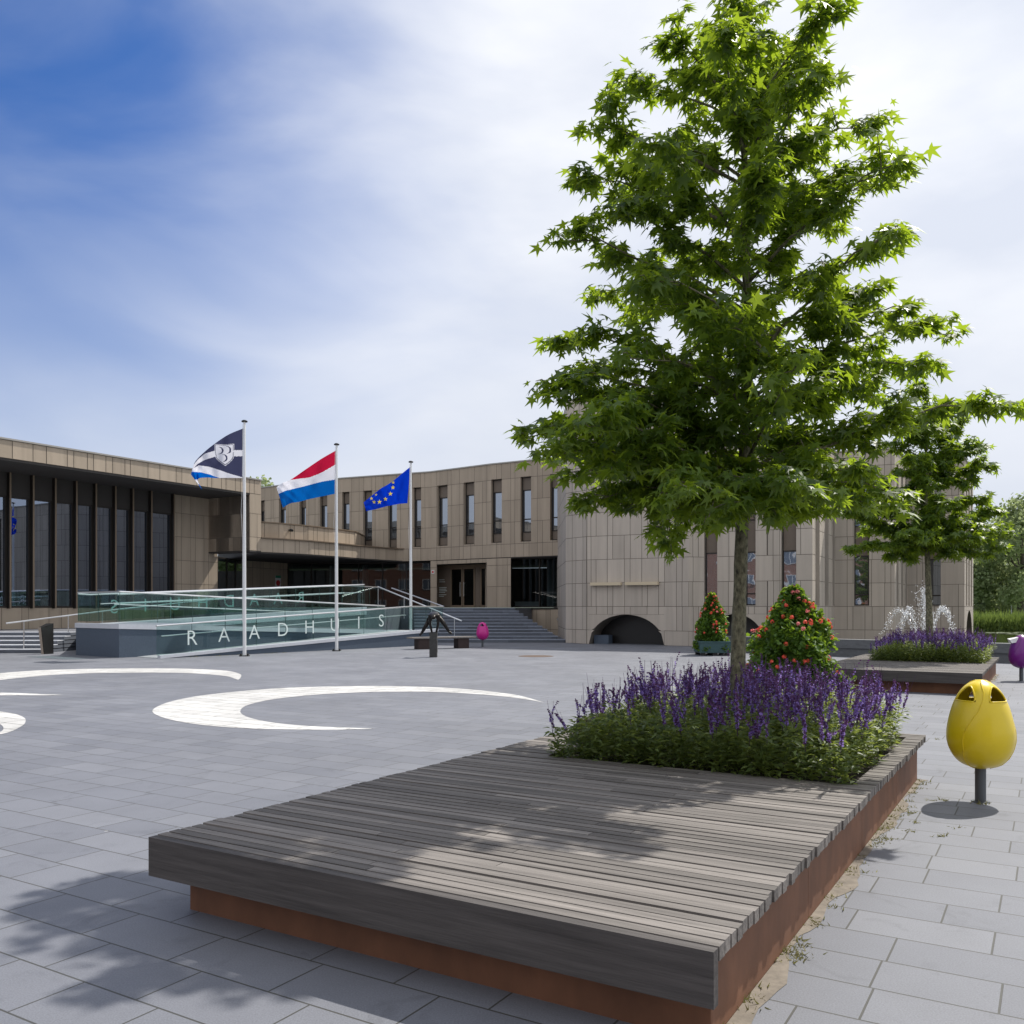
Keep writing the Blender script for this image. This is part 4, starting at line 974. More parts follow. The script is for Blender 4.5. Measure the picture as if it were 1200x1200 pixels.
# ---------------- salvia bed ----------------
def salvia(seed=3, n=1150):
    rg = np.random.default_rng(seed)
    u = rg.uniform(.62, 3.03, n); v = rg.uniform(3.47, 6.25, n)
    # extra along the front and side edges
    edge = np.clip((v-3.45)/1.1, 0, 1); side_ = np.minimum(np.clip((u-.6)/.45, 0, 1), 1); side2 = np.clip((3.05-u)/.3, 0, 1)
    hgt = (.45+.06*edge)*(.6+.4*side_)*(.8+.2*side2)*rg.uniform(.8, 1.12, n)
    lx = np.where(u < .9, -.03, 0)+np.where(u > 2.8, .12, 0)+rg.normal(size=n)*.10; ly = np.where(v < 3.75, -.35, 0)+rg.normal(size=n)*.10
    base = np.stack([u, v, np.full(n, .36)], -1); dirs = norm(np.stack([lx, ly, np.ones(n)], -1)); top = base+dirs*hgt[:, None]*1.0
    parts = []
    # leaves
    LP = []; LA = []
    for i in range(n):
        m = int(20+rg.integers(0, 10))
        t = rg.uniform(.12, 1.0, m); p = base[i]+dirs[i]*(hgt[i]*t)[:, None]
        an = rg.uniform(0, 6.28, m); a = np.stack([np.cos(an), np.sin(an), rg.uniform(-.25, .75, m)], -1)
        LP.append(p+a*.012); LA.append(a)
    LP = np.concatenate(LP); LA = np.concatenate(LA); k = len(LP)
    parts.append((*place(*oval, LP, LA, np.array([0, 0, 1.])+rg.normal(size=(k, 3))*.3, rg.uniform(.05, .10, k)), 0))
    # spikes
    has = rg.random(n) < np.where(v < 3.95, .14+.20*(u > 1.7), .44)
    idx = np.where(has)[0]; reps = []
    FPs = []; FA = []; FD = []; DPs = []; DA_ = []
    stem_v = [(-.5, 0, 0), (.5, 0, 0), (.35, 1, 0), (-.35, 1, 0)]
    SP = []; SA = []; SS = []
    for i in idx:
        for r in range(rg.integers(1, 3)):
            d = norm(dirs[i]*1.4+rg.normal(size=3)*np.array([.10, .10, .05])); L_ = rg.uniform(.10, .26); p0 = top[i]-dirs[i]*.05
            SP.append(p0); SA.append(d); SS.append(L_+.12)
            nw = int(L_/.0115); bare = .08+.12*rg.random(); lit = rg.random()
            curve = rg.normal(size=3)*.05
            for w in range(nw):
                t = w/nw; c = p0+d*(bare*.5+L_*t)+curve*t*t
                rad = .0115*(1-.72*t)
                for q in range(4):
                    an = rg.uniform(0, 6.28); a = np.array([math.cos(an), math.sin(an), .45]); pos = c+a*rad*.3
                    if t > .78 or rg.random() < .42+.3*(lit < .3): DPs.append(pos); DA_.append(a+np.array([0, 0, .5]))
                    else: FPs.append(pos); FA.append(a)
    sc_ = lambda n_, lo, hi: rg.uniform(lo, hi, n_)
    FPs = np.array(FPs); FA = np.array(FA); DPs = np.array(DPs); DA_ = np.array(DA_)
    fl = ([(-.35, 0, 0), (.35, 0, 0), (.45, .9, .15), (-.45, .9, .15)], [(0, 1, 2, 3)])
    parts.append((*place(*fl, FPs, FA, rg.normal(size=FA.shape)+np.array([0, 0, .8]), sc_(len(FPs), .011, .019)), 1))
    parts.append((*place(*fl, DPs, DA_, rg.normal(size=DA_.shape)+np.array([0, 0, .8]), sc_(len(DPs), .010, .018)), 2))
    SP = np.array(SP); SA = np.array(SA)
    sv = ([(-.008, 0, 0), (.008, 0, 0), (.004, 1, 0), (-.004, 1, 0), (0, 0, .008), (0, 1, .004)], [(0, 1, 2, 3), (0, 4, 5, 3), (1, 4, 5, 2)])
    parts.append((*place(*sv, SP, SA, rg.normal(size=SA.shape), np.array(SS)), 2))
    return mesh_from(parts, 'flower_bed', [M['leaf2'], M['purple'], M['purple_dark']])
fb = salvia(); fb.location = tuple(DA); fb.rotation_euler = (0, 0, ang)
tag(fb, 'dense bed of violet sage flowers around the trunk on the near deck', 'flower bed', None, 'stuff')
fb2 = fb.copy(); COL.objects.link(fb2); fb2.location = tuple(D2); fb2['label'] = 'smaller-looking bed of violet sage flowers on the farther deck by the fountain'

# ---------------- tulip bins ----------------
def egg_r(t):                                  # t 0 bottom .. 1 top
    return .272*(math.sin(math.pi*min(1, (t**.72)))**.62 if t < 1 else 0)
def tulip(loc, rz, name, label, colr):
    T = empty(name, tuple(loc), rz, label, 'litter bin', 'tulip-shaped litter bins')
    z0, z1 = .29, 1.07; prof = [(0, 0), (.10, .014), (.172, .052), (.222, .11), (.256, .18), (.272, .255), (.271, .33), (.260, .40), (.245, .47), (.226, .54), (.204, .60), (.175, .66), (.135, .715), (.085, .757), (.03, .778), (0, .78)]
    def rz_(h):
        for (ra, ha), (rb, hb) in zip(prof, prof[1:]):
            if ha <= h <= hb: u = (h-ha)/(hb-ha+1e-9); u2 = u; return ra+(rb-ra)*u2
        return 0
    NA, NH = 96, 56; b = MB(); hs = [.78*(math.sin((i/NH-.5)*math.pi)*.5+.5) for i in range(NH+1)]
    # smooth radius
    rsm = []
    for i, h in enumerate(hs):
        q = [rz_(min(max(h+d, 0), .78)) for d in (-.02, -.01, 0, .01, .02)]; rsm.append(sum(q)/5 if 2 < i < NH-2 else rz_(h))
    def hole(a, h):
        for c in (R(-90-43), R(-90+50), R(90)):
            da = (a-c+math.pi) % (2*math.pi)-math.pi
            y = (h-.60)
            if 0 <= y < .125 and abs(da) < R(30)*math.sqrt(max(0, 1-(y/.125)**2)): return True
        return False
    for sgn, off in ((1, 0), (-1, -.012)):
        base = len(b.v)
        for i, h in enumerate(hs):
            for j in range(NA):
                a = 2*math.pi*j/NA; r = max(rsm[i]+off, 0.001) if 0 < i < NH else .0005; b.v.append((r*math.cos(a), r*math.sin(a), z0+h))
        for i in range(NH):
            for j in range(NA):
                if hole(2*math.pi*(j+.5)/NA, (hs[i]+hs[i+1])/2): continue
                j2 = (j+1) % NA; b.f.append((base+i*NA+j, base+i*NA+j2, base+(i+1)*NA+j2, base+(i+1)*NA+j)); b.m.append(0); b.t.append(1)
    body = b.build('shell', colr, T, smooth=True, local=True, recalc=False)
    # petal seams (raised ridge), S shaped
    for c0 in (R(-90), R(30), R(150)):
        pts = []
        for k in range(40):
            t = k/39; h = .775-.765*t; a = c0+R(lin([(0, -38), (.02, -37), (.10, -36), (.19, -31), (.27, -31), (.34, -28), (.44, -17), (.53, -4), (.61, 4), (.68, 8), (.78, 0)], h))
            r = rz_(h)+.001; pts.append((r*math.cos(a), r*math.sin(a), z0+h))
        s_ = MB(); s_.tube(pts, .0045, 6); s_.build('petal_edge', colr, T, smooth=True, local=True)
    # rims of the mouths
    for c in (R(-90-43), R(-90+50), R(90)):
        pts = []
        for k in range(25):
            q = k/24; 
            if q <= .35: x = -1+2*(q/.35); y = 0
            else:
                w = (q-.35)/.65; an = w*math.pi; x = math.cos(an); y = .125*math.sin(an)
            h = .60+y; r = max(rz_(h), .06); a = c+x*R(30); pts.append(((r-.003)*math.cos(a), (r-.003)*math.sin(a), z0+h))
        s_ = MB(); s_.tube(pts+[pts[0]], .008, 6); s_.build('mouth_rim', colr, T, smooth=True, local=True)
    b = MB(); b.lathe([(0, .05), (.2, .12), (.235, .3), (.22, .5), (.2, .56)], (0, 0, z0), 24); b.build('liner', M['black'], T, smooth=True, local=True)
    b = MB(); b.tube([(0, 0, 0), (0, 0, z0+.03)], .045, 18); b.lathe([(0, 0), (.075, 0), (.075, .008), (.045, .008)], (0, 0, 0), 18); b.build('post', mat('grey_post', (.10, .11, .12), .45, .3), T, local=True)
    return T
def paint(name, c): return mat(name, c, .36, coat=.22, noise=.05, nscale=5, spec=.5)
tulip(G(1149, 939.5), R(-27), 'litter_bin', 'bright yellow tulip-shaped litter bin standing right of the near deck', paint('yellow_gloss', (.78, .58, .008)))
tulip(G(565.5, 758), R(35), 'litter_bin', 'magenta pink tulip-shaped litter bin at the foot of the entrance stairs', paint('magenta_gloss', (.55, .012, .24)))
pb_ = tulip(G(1197, 798), R(200), 'litter_bin', 'purple tulip-shaped litter bin cut by the right edge beside the farther deck', paint('purple_gloss', (.16, .008, .20)))
b = MB()                                       # paper bag sticking out of its mouth
b.poly([(0, 0, 0), (.22, .03, .05), (.24, .12, .06), (.02, .14, .02)]); b.poly([(0, 0, 0), (.22, .03, .05), (.2, .03, -.06), (.05, 0, -.08)]); b.poly([(0.02, .14, .02), (.24, .12, .06), (.2, .12, -.06), (.05, .12, -.08)])
bgx = b.build('paper_bag', M['white']); q = G(1197, 798); bgx.location = (q.x-.34, q.y-.12, .96); tag(bgx, 'crumpled pale paper bag sticking out of the purple bin', 'bag')

# ---------------- geranium towers ----------------
def tower(loc, hgt, rad, seed, label, leafn, boxw, sc=1.0, flowers=60):
    T = empty('geranium_tower', tuple(loc), 0, label, 'planted tower', 'geranium towers in planters')
    w = boxw/2; b = MB(); b.box(-w, w, -w, w, .10, .50); b.box(-w-.02, w+.02, -w-.02, w+.02, .46, .51)
    pl = b.build('planter_box', M['planter_green'], T, local=True)
    b = MB()
    for x in (-w+.12, 0, w-.12):
        for y in (-w+.12, w-.12): b.box(x-.08, x+.08, y-.08, y+.08, 0, .10)
    b.build('feet', M['black'], pl, local=True)
    rg = np.random.default_rng(seed); z0 = .46; H_ = hgt-z0
    def rr(t): return rad*(1-t)**.75*(1-.12*math.sin(t*9))*.98+.05
    n = leafn; t = rg.random(n)**1.25; an = rg.uniform(0, 6.28, n)
    bump = 1+.22*np.sin(an*3+t*9+seed)+.10*np.sin(an*5-t*13)
    rbase = np.array([rr(x) for x in t]); r = rbase*bump*(1-.45*rg.random(n)**2)
    r = r*np.where(rg.random(n) < .05, 1+.28*rg.random(n), 1); P = np.stack([r*np.cos(an), r*np.sin(an), z0+t*H_+rg.normal(size=n)*.03], -1); P[:, 2] -= .22*(1-t)*(r/rad)
    A = np.stack([np.cos(an), np.sin(an), rg.normal(size=n)*.4-.1], -1)+rg.normal(size=(n, 3))*.4
    Nn = np.stack([np.cos(an)*.8, np.sin(an)*.8, np.full(n, .7)], -1)+rg.normal(size=(n, 3))*.4
    rl = ([(0, 0, 0)]+[(math.sin(a)*.5*(1+.15*math.cos(5*a)), .5-math.cos(a)*.5, .1*abs(math.sin(a))) for a in [R(50*k+30) for k in range(7)]], [(0, k, k+1) for k in range(1, 7)])
    parts = [(*place(*rl, P, A, Nn, rg.uniform(.055, .10, n)*sc), 0)]
    mesh_from(parts, 'foliage', [M['leaf3']], T, local=True)
    # dark inner mass of stems
    b = MB(); b.lathe([(rad*.55, z0), (rad*.5, z0+.25*H_), (rad*.3, z0+.6*H_), (.03, z0+.95*H_)], (0, 0, 0), 12); b.build('stem_core', M['leaf3'], T, local=True)
    FPn = []; FAn = []; FM = []
    for k in range(flowers):
        tt = rg.random()**.8 if k < flowers*.55 else .45+.55*rg.random(); a = rg.uniform(0, 6.28); r_ = rr(tt)*(1.0+.26*rg.random()**2)+.03; c = np.array([r_*math.cos(a), r_*math.sin(a), z0+tt*H_+.03])
        for q in range(16):
            d = norm(rg.normal(size=3)+np.array([math.cos(a), math.sin(a), .5])*.6); FPn.append(c+d*.035*sc); FAn.append(np.cross(d, rg.normal(size=3))); FM.append((d, k % 6 == 0))
    FPn = np.array(FPn); FAn = np.array(FAn); D_ = np.array([f[0] for f in FM]); pk = np.array([f[1] for f in FM])
    pet = ([(0, 0, 0), (.5, .3, .05), (.35, .9, 0), (-.35, .9, 0), (-.5, .3, .05)], [(0, 1, 2, 3, 4)])
    prts = []
    for msk, mi in ((~pk, 0), (pk, 1)):
        if msk.any(): prts.append((*place(*pet, FPn[msk]-norm(FAn[msk])*.012, FAn[msk], D_[msk], rg.uniform(.028, .042, msk.sum())*sc), mi))
    o = mesh_from(prts, 'blossoms', [M['petal'], M['petal_pink']], T, local=True); o['kind'] = 'stuff'
    return T
tower(G(834.5, 767.5), 2.16, .56, 3, 'slim cone of orange-red geraniums in a green planter box left of the trunk', 5200, 1.1, 1.05, 80)
tower(X(930, 17.2), 2.06, .86, 9, 'wide bushy cone of red geraniums right behind the near flower bed', 7600, .9, 1.0, 90)

# ---------------- bench, statue ----------------
BN = empty('bench', tuple(G(519, 761)), 0, 'low timber bench on two rusty steel boxes behind the bronze figure', 'bench')
bl = G(484, 764.0); br_ = G(553, 759.5); fr = Fr(bl, br_)
fr.a = Vector((-3.98, 36.2, 0)); fr.b = Vector((-1.55, 37.6, 0)); fr.d = (fr.b-fr.a); fr.len = fr.d.length; fr.d.normalize(); fr.n = Vector((fr.d.y, -fr.d.x, 0))
b = MB()
for k in range(5): lbox(b, fr, -.05, fr.len+.05, -.6+.125*k, -.6+.125*k+.115, .43, .49, 0, random.uniform(.9, 1.4))
b.build('seat', M['deck'], BN)
for s in (.25, fr.len-.75): b = MB(); lbox(b, fr, s, s+.5, -.5, -.06, 0, .428); b.build('leg', M['corten_dark'], BN)
def skin_fig(name, verts, edges, radii, mtl, parent, root=0, sub=2):
    me = bpy.data.meshes.new(name); me.from_pydata(verts, edges, []); o = bpy.data.objects.new(name, me); COL.objects.link(o)
    md = o.modifiers.new('skin', 'SKIN'); md.use_smooth_shade = True
    o.modifiers.new('sub', 'SUBSURF').levels = sub
    for i, r in enumerate(radii):
        sv_ = me.skin_vertices[0].data[i]; sv_.radius = (r, r) if not isinstance(r, tuple) else r; sv_.use_root = (i == root)
    dg = bpy.context.evaluated_depsgraph_get(); m2 = bpy.data.meshes.new_from_object(o.evaluated_get(dg)); m2.name = name
    bpy.data.objects.remove(o)
    for p in m2.polygons: p.use_smooth = True
    m2.materials.clear(); m2.materials.append(mtl)
    o2 = bpy.data.objects.new(name, m2); COL.objects.link(o2); o2.parent = parent; return o2
sb = G(508, 770)
SC = empty('leapfrog_statue', tuple(sb), 0, 'dark bronze figure leapfrogging over a rough square stone post in front of the bench', 'statue')
b = MB()
n = 6
for i in range(n):
    z0, z1 = .85*i/n, .85*(i+1)/n
    j = [random.uniform(-.008, .008) for _ in range(4)]
    b.box(-.125+j[0], .125+j[1], -.12+j[2], .12+j[3], z0, z1+.001)
b.box(-.13, .12, -.12, .12, .0, .62); b.build('post', M['pedestal'], SC, local=True)
px2 = 30.8/1050
def sp(px, py, y=0): return ((px-508)*px2, y, (770-py)*px2-.0)
V_ = [sp(508.5, 722, .22), sp(508.5, 720.5, .05), sp(509, 720, -.14),      # pelvis, spine, chest
      sp(508.5, 722.5, -.26), sp(508.5, 725.5, -.33),                          # neck, head
      sp(504, 721.5, -.16), sp(504.3, 731, -.12), sp(506.3, 741.5, -.02), sp(506.8, 744.6, -.03),  # left arm
      sp(513.5, 721.5, -.16), sp(513.8, 731, -.12), sp(511.3, 741.5, -.02), sp(510.8, 744.6, -.03),  # right arm
      sp(504.8, 723, .22), sp(499, 733, .12), sp(493.5, 742, .22), sp(491.3, 745, .12),        # left leg
      sp(513, 723, .22), sp(520, 731, .12), sp(526, 741, .22), sp(529, 743, .12)]        # right leg
E_ = [(0, 1), (1, 2), (2, 3), (3, 4), (2, 5), (5, 6), (6, 7), (7, 8), (2, 9), (9, 10), (10, 11), (11, 12), (0, 13), (13, 14), (14, 15), (15, 16), (0, 17), (17, 18), (18, 19), (19, 20)]
Rr = [.15, .155, .16, .07, .10, .075, .050, .036, .042, .075, .050, .036, .042, .10, .078, .050, .042, .10, .078, .050, .042]
fgr = skin_fig('figure', V_, E_, Rr, M['bronze_statue'], SC)

# notices on the walls
def notice(name, fr, px, py0, py1, w, mats, label, cat):
    T = None; s = fr.at(px); D = fr.P(s, 0, 0).y; za, zc = ZY(py1, D), ZY(py0, D); pos = fr.P(s, 0, za)
    T = empty(name, tuple(pos), 0, label, cat)
    b = MB(); lbox(b, fr, s-w/2, s+w/2, .004, .03, za, zc); b.build('plate', mats[0], T)
    return T, s, za, zc
T, s, za, zc = notice('wall_notice', fr_sign, 325.5, 674.5, 687.5, .5, [M['white']], 'small white notice with a green top and red disc on the wall under the canopy', 'sign')
b = MB(); lbox(b, fr_sign, s-.25, s+.25, .031, .036, zc-.16, zc); b.build('green_header', M['green_print'], T)
b = MB(); cpt = [fr_sign.P(s+.19*math.cos(a), .034, (za+zc)/2-.12+.19*math.sin(a)) for a in [k*math.pi/10 for k in range(20)]]; b.poly(cpt); b.build('red_disc', M['red'], T)
T, s, za, zc = notice('wall_notice', frp, 507.5, 668, 672.5, .2, [M['white']], 'tiny white and red plate on the stone pier left of the entrance doors', 'sign')
b = MB(); lbox(b, frp, s-.06, s+.06, .031, .035, za+.05, zc-.05); b.build('red_mark', M['red'], T)
# wall lamp by the stairs
fr = fr3; s = fr.at(655); zl = ZY(725.5, 51)
T = empty('wall_lamp', tuple(fr.P(s, 0, zl)), 0, 'small round metal lamp on the wall beside the top of the stairs', 'lamp')
b = MB(); b.tube([fr.P(s, .0, zl), fr.P(s, .12, zl)], .08, 12); b.tube([fr.P(s+.05, .08, zl), fr.P(s+.35, .1, zl+.05)], .035, 8); b.build('fitting', M['steel'], T)
fr = Fr(X(335, 49.4), X(365, 50.8)); s = fr.at(342); zl = 6.0
T = empty('security_camera', tuple(fr.P(s, -.2, zl)), 0, 'small dark dome camera on the upper balcony wall', 'camera')
b = MB(); b.tube([fr.P(s, -.24, zl), fr.P(s, -.08, zl), fr.P(s-.03, .08, zl-.03)], [.05, .09, .07], 10); b.build('housing', M['black'], T)

# lobby furniture
b = MB(); p = X(618, 54.0); b.box(p.x-.75, p.x+.75, p.y-.3, p.y+.3, 1.70, 2.02); b.box(p.x-.78, p.x+.78, p.y-.33, p.y+.33, 2.02, 2.06)
tag(b.build('lobby_counter', M['white']), 'low white counter behind the lobby window above the stairs', 'counter')
T = empty('leaflet_rack', tuple(X(654, 52.6, 1.7)), 0, 'white leaflet rack standing behind the right lobby window', 'rack')
p = X(654, 52.6); b = MB()
for z in (1.75, 2.0, 2.25, 2.5): b.box(p.x-.3, p.x+.3, p.y-.15, p.y+.15, z, z+.03)
b.build('shelf', M['white'], T)
b = MB(); b.box(p.x-.33, p.x-.305, p.y-.16, p.y+.16, 1.7, 2.6); b.box(p.x+.305, p.x+.33, p.y-.16, p.y+.16, 1.7, 2.6); b.build('frame', M['white'], T)
# white chairs inside the hall
def chair(loc, rz, label):
    T = empty('shell_chair', tuple(loc), rz, label, 'chair', 'white chairs inside the glazed hall')
    b = MB(); b.box(-.22, .22, -.22, .22, .43, .47); b.build('seat', M['white'], T, local=True)
    b = MB(); b.hexa([(-.21, .2, .47), (.21, .2, .47), (.21, .23, .47), (-.21, .23, .47), (-.19, .26, .86), (.19, .26, .86), (.19, .29, .86), (-.19, .29, .86)]); b.build('backrest', M['white'], T, local=True)
    for x in (-.19, .19):
        for y in (-.19, .19): b = MB(); b.tube([(x, y, 0), (x*.9, y*.9, .43)], .014, 6); b.build('leg', M['steel'], T, local=True)
    return T
c0 = None
for i, s in enumerate((14.3, 15.2, 16.3, 17.1, 18.3, 20.2, 21.3)):
    loc = LH.P(s, RN-.7-(i % 2)*.5, 1.63); lab = 'white shell chair seen through the tall windows of the left hall'
    if c0 is None: c0 = chair(loc, .4, 'white shell chair inside the left hall, first from the left behind the tall windows')
    else:
        c = copy_tree(c0); c['label'] = 'white shell chair inside the left hall, %s from the left behind the tall windows' % ['first', 'second', 'third', 'fourth', 'fifth', 'sixth', 'seventh'][i]; c.location = loc; c.rotation_euler = (0, 0, .4+i*1.1)

# low wall along the pond
WL = empty('pond_bench_wall', tuple(PA), 0, 'long low dark grey wall bench between the square and the pond', 'wall')
fr = Fr(E1, PB+pdir*20); b = MB(); lbox(b, fr, 0, fr.len, -.45, -.06, 0, .47); b.build('base', M['hull'], WL)
b = MB(); s = 0
while s < fr.len: e = min(s+2.4, fr.len); lbox(b, fr, s, e-.015, -.52, 0, .30, .60); s = e
b.build('seat', M['hull'], WL)
# fountain
FT = empty('fountain', tuple(X(1076, 34.5, -.35)), 0, 'white water jets of the fountain rising behind the farther flower bed', 'fountain')
M['spray'] = mat('water_spray', (.9, .92, .95), .15, spec=.6)
ico = ([(0, 0, 1), (.94, 0, -.33), (-.47, .82, -.33), (-.47, -.82, -.33)], [(0, 1, 2), (0, 2, 3), (0, 3, 1), (1, 3, 2)])
fc = X(1083, 34.5, -.35)
def jet(P0, P1, apex, n, spread, name, size=(.012, .030)):
    rg2 = np.random.default_rng(int(abs(P0[0]*100+apex*10))+n); t = rg2.random(n); P0 = np.array(P0); P1 = np.array(P1)
    pos = P0+(P1-P0)*t[:, None]; pos[:, 2] = P0[2]+4*apex*t*(1-t) if abs(P1[0]-P0[0]) > .05 else P0[2]+apex*(1-(1-t)**1.5)
    pos += rg2.normal(size=(n, 3))*spread*(0.3+t[:, None]); a = rg2.normal(size=(n, 3)); c = rg2.normal(size=(n, 3))
    mesh_from([(*place(*ico, pos, a, c, rg2.uniform(*size, n)), 0)], name, [M['spray']], FT)['kind'] = 'stuff'
jet((fc.x-.02, fc.y, -.3), (fc.x, fc.y, -.3), 2.72, 620, .06, 'jet')
jet((fc.x-.12, fc.y, .0), (fc.x-.10, fc.y, .0), 2.2, 300, .16, 'jet')
for dx, ap, dy in ((-1.6, 1.9, .1), (-1.1, 2.0, -.5), (-.7, 1.8, .6), (1.25, 1.9, .1), (.85, 2.0, -.5), (.5, 1.8, .6)):
    x0 = fc.x+(-.15 if dx < 0 else .15); jet((x0, fc.y, -.3), (x0+dx, fc.y+dy, -.3), ap, 380, .06, 'jet')
rg2 = np.random.default_rng(5); n = 1500; an = rg2.uniform(0, 6.28, n); r = 1.9*np.sqrt(rg2.random(n)); pos = np.stack([fc.x+r*np.cos(an)*1.05, fc.y+r*np.sin(an), -.33+rg2.random(n)**2*.45], -1)
mesh_from([(*place(*ico, pos, rg2.normal(size=(n, 3)), rg2.normal(size=(n, 3)), rg2.uniform(.02, .05, n)), 0)], 'foam', [M['spray']], FT)['kind'] = 'stuff'

# ---------------- manholes, weeds ----------------
q = G(628, 769); b = MB(); b.lathe([(0, .005), (.62, .005), (.62, .001)], tuple(q), 28); o = b.build('manhole_cover', M['manhole']); tag(o, 'flat rusty round cover in the paving between stairs and near bed', 'cover')
rgw = np.random.default_rng(21); blade = ([(-.12, 0, 0), (.12, 0, 0), (0, 1, .2)], [(0, 1, 2)])
spots = [DK(DA, DW-.1+rgw.random()*.12, v, 0) for v in rgw.uniform(-.0, 6.4, 70)]
spots += [G(1104, 938), G(1069, 953), G(1073, 964), G(1067, 975), G(1117, 970), G(1103, 980), G(1054, 985), G(1150, 942), G(1155, 941), G(1040, 984), G(1090, 938)]
spots += [Vector((rgw.uniform(5.2, 9.5), rgw.uniform(8, 20), 0)) for _ in range(14)]
spots += [DK(D2, DW-.1+rgw.random()*.1, v, 0) for v in rgw.uniform(0, 6.4, 30)]
spots += [RP(s, -.12, 0) for s in rgw.uniform(1, 5.5, 26)]
P = []; A = []
for s in spots:
    m = rgw.integers(6, 22)
    for k in range(m): P.append((s.x+rgw.normal()*.035, s.y+rgw.normal()*.02, .0)); A.append((rgw.normal()*.9, rgw.normal()*.9, .35+rgw.random()*.5))
P = np.array(P); A = np.array(A)
o = mesh_from([(*place(*blade, P, A, rgw.normal(size=P.shape), rgw.uniform(.015, .045, len(P))), 0)], 'weeds', [leaf_mat('dry_weed', (.16, .13, .05), (.20, .20, .06), (.3, .3, .1), .2, .8)])
tag(o, 'dry little weeds growing in the joints beside decks and ramp', 'weeds', None, 'stuff')
# rust stain on the paving beside the steel base: a thin irregular film
def stain(loc, name):
    b = MB(); n = 60; pin = []; pout = []
    for i in range(n+1):
        v = .1+6.3*i/n; w = .05+.03*math.sin(v*3.1)+.02*math.sin(v*7.7+1)+.03*random.random(); pin.append(DK(loc, DW-.068, v, .003)); pout.append(DK(loc, DW-.068+w, v, .003))
    for i in range(n): b.quad(pin[i], pout[i], pout[i+1], pin[i+1])
    o = b.build(name, mat('rust_stained_paving', (.175, .15, .12), .8, noise=.4, nscale=12)); return tag(o, kind='structure')
stain(DA, 'rust_stain'); stain(D2, 'rust_stain')

# ---------------- far vegetation ----------------
def far_tree(x, y, z0, h, w, seed, label, mtl, n=5200, lf=.34, low=.12):
    T = empty('broadleaf_tree', (x, y, z0), 0, label, 'tree', 'trees beyond the pond')
    rg = np.random.default_rng(seed); b = MB(); b.tube([(x, y, z0), (x+.2, y, z0+h*.4), (x, y, z0+h*.85)], [.35*h/12, .22*h/12, .05], 8)
    tips = []
    for k in range(9):
        an = rg.uniform(0, 6.28); zz = z0+h*rg.uniform(.3, .6); e = (x+w*.42*math.cos(an), y+w*.42*math.sin(an), zz+h*.25); b.tube([(x, y, zz-.1*h), e], [.10, .03], 5); tips.append(e)
    b.build('trunk', M['bark_far'], T)
    nb = 34; cz = rg.random(nb); an = rg.uniform(0, 6.28, nb); env = np.sin(np.pi*(np.clip(cz*.9+low, 0, 1))**.8)**.6
    rr = w*.5*env*np.sqrt(rg.random(nb)); C = np.stack([x+rr*np.cos(an), y+rr*np.sin(an), z0+h*(.10+.84*cz)], -1); br = (w*.10+rg.random(nb)*w*.10)
    idx = rg.integers(0, nb, n); d = norm(rg.normal(size=(n, 3))); P = C[idx]+d*(br[idx]*rg.random(n)**.4)[:, None]*np.array([1.15, 1.15, .8])
    mesh_from([(*place(*clump, P, rg.normal(size=(n, 3))+d*.5, d+rg.normal(size=(n, 3))*.5+np.array([0, 0, .4]), rg.uniform(.5, 1.2, n)*lf), 0)], 'crown', [mtl], T)
    return T
far_tree(X(1150, 96).x, 96, 1, 7.6, 7, 31, 'mid-green tree directly beside the right end of the building across the pond', M['far_leaf'], 7000)
far_tree(X(1172, 104).x, 104, 1, 10.6, 8, 32, 'loose grey-green tree with airy top behind the pond, second from the building', M['far_leaf_b'], 5200, .36)
far_tree(X(1196, 92).x, 92, 1, 12.2, 9, 33, 'tallest tree at the right edge of the picture beyond the pond', M['far_leaf'], 7500)
far_tree(X(1235, 100).x, 100, 1, 14, 9, 34, 'tree just outside the right edge beyond the pond', M['far_leaf'], 4000)
far_tree(X(1160, 125).x, 125, 1.2, 9.5, 12, 36, 'pale distant tree filling the gap behind the pond trees', M['far_leaf_b'], 5000)
t = far_tree(X(305, 80).x, 80, 0, 13.4, 6.5, 37, 'tree top showing above the roof between the first two flagpoles', M['far_leaf'], 6500, .3); t['group'] = 'trees behind the building'
# reeds and hedge on the far bank
rg = np.random.default_rng(9); n = 9000
P = np.stack([rg.uniform(34, 62, n), rg.uniform(79.2, 81.6, n), rg.uniform(-.35, .5, n)], -1)
A = np.stack([rg.normal(size=n)*.25, rg.normal(size=n)*.25, np.ones(n)], -1)
reed = ([(-.05, 0, 0), (.05, 0, 0), (.02, 1, .1)], [(0, 1, 2)])
o = mesh_from([(*place(*reed, P, A, rg.normal(size=(n, 3)), rg.uniform(.7, 1.3, n)), 0)], 'reeds', [M['grass']]); tag(o, 'bright green band of reeds along the far bank of the pond', 'reeds', None, 'stuff')
n = 6000; P = np.stack([rg.uniform(40, 75, n), rg.uniform(97.5, 99, n), rg.uniform(1.0, 2.1, n)], -1)
o = mesh_from([(*place(*clump, P, rg.normal(size=(n, 3)), rg.normal(size=(n, 3)), rg.uniform(.2, .4, n)), 0)], 'hedge', [M['far_leaf']]); tag(o, 'clipped dark hedge on the far bank under the trees', 'hedge')
T = empty('street_lamp', tuple(X(1185, 95, 1.1)), 0, 'small white lamp post on the far bank among the trees', 'street lamp')
p = X(1185, 95); b = MB(); b.tube([(p.x, p.y, 1.0), (p.x, p.y, 4.6)], .07, 8); b.build('post', M['pole'], T); b = MB(); b.box(p.x-.35, p.x+.35, p.y-.1, p.y+.1, 4.6, 4.75); b.build('lamp_head', M['white'], T)
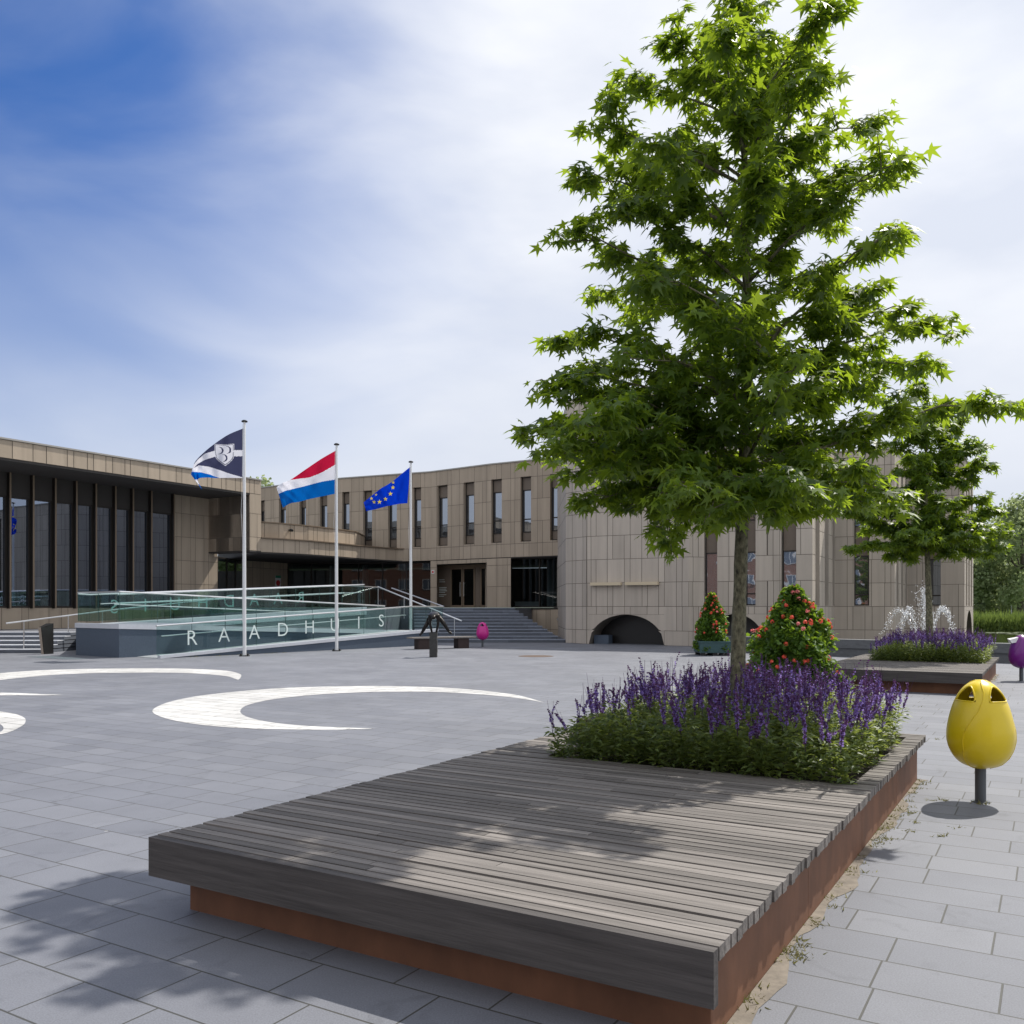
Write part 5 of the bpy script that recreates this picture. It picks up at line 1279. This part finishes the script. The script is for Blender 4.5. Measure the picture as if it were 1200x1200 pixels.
# water-lily patches
n = 260; P = np.stack([rg.uniform(38, 46, n), rg.normal(70, 1.6, n), np.full(n, -.335)], -1); disc = ([(math.cos(a), math.sin(a), 0) for a in [k*math.pi/4 for k in range(8)]], [tuple(range(8))])
o = mesh_from([(*place(*disc, P, np.tile([0, 1., 0], (n, 1)), np.tile([0, 0, 1.], (n, 1)), rg.uniform(.15, .4, n)), 0)], 'lily_pads', [mat('lily_pad', (.22, .26, .15), .35)]); tag(o, 'pale floating lily pads near the far bank', 'lily pads', None, 'stuff')

# ---------------- brick office block across the square (mirrored in the panes) ----------------
BO = empty('brick_office', (-30, -32, 0), 0, 'red brick office block with white windows, seen mirrored in the panes', 'building')
def brick_mat():
    m = bpy.data.materials.new('red_brick'); m.use_nodes = True; n = m.node_tree.nodes; l = m.node_tree.links; p = n['Principled BSDF']
    t = n.new('ShaderNodeTexCoord'); mp = n.new('ShaderNodeMapping'); mp.inputs['Rotation'].default_value = (R(90), 0, 0); l.new(t.outputs['Object'], mp.inputs[0])
    b = n.new('ShaderNodeTexBrick'); b.inputs['Scale'].default_value = 2; b.inputs['Color1'].default_value = (.22, .09, .06, 1); b.inputs['Color2'].default_value = (.28, .12, .08, 1); b.inputs['Mortar'].default_value = (.3, .27, .24, 1)
    l.new(mp.outputs[0], b.inputs['Vector']); l.new(b.outputs['Color'], p.inputs['Base Color']); p.inputs['Roughness'].default_value = .85; return m
b = MB(); b.box(-76, 12, -44, -32, 0, 15.2); b.build('wall', brick_mat(), BO)
b = MB(); b.box(-76.4, 12.4, -44.4, -31.6, 15.2, 15.6); b.build('roof', M['roof'], BO)
for zf in (1.2, 4.8, 8.2, 11.7):
    for k in range(19):
        x0 = -74.5+k*4.6; f = MB(); f.box(x0, x0+2.2, -31.99, -31.9, zf, zf+.09); f.box(x0, x0+2.2, -31.99, -31.9, zf+1.75, zf+1.84); f.box(x0, x0+.1, -31.99, -31.9, zf+.09, zf+1.75); f.box(x0+2.1, x0+2.2, -31.99, -31.9, zf+.09, zf+1.75); f.box(x0+1.05, x0+1.15, -31.99, -31.9, zf+.09, zf+1.75)
        o = f.build('window', M['white'], BO); p = MB(); p.quad((x0+.1, -31.94, zf+.09), (x0+2.1, -31.94, zf+.09), (x0+2.1, -31.94, zf+1.75), (x0+.1, -31.94, zf+1.75)); p.build('pane', M['window_glass'], o)
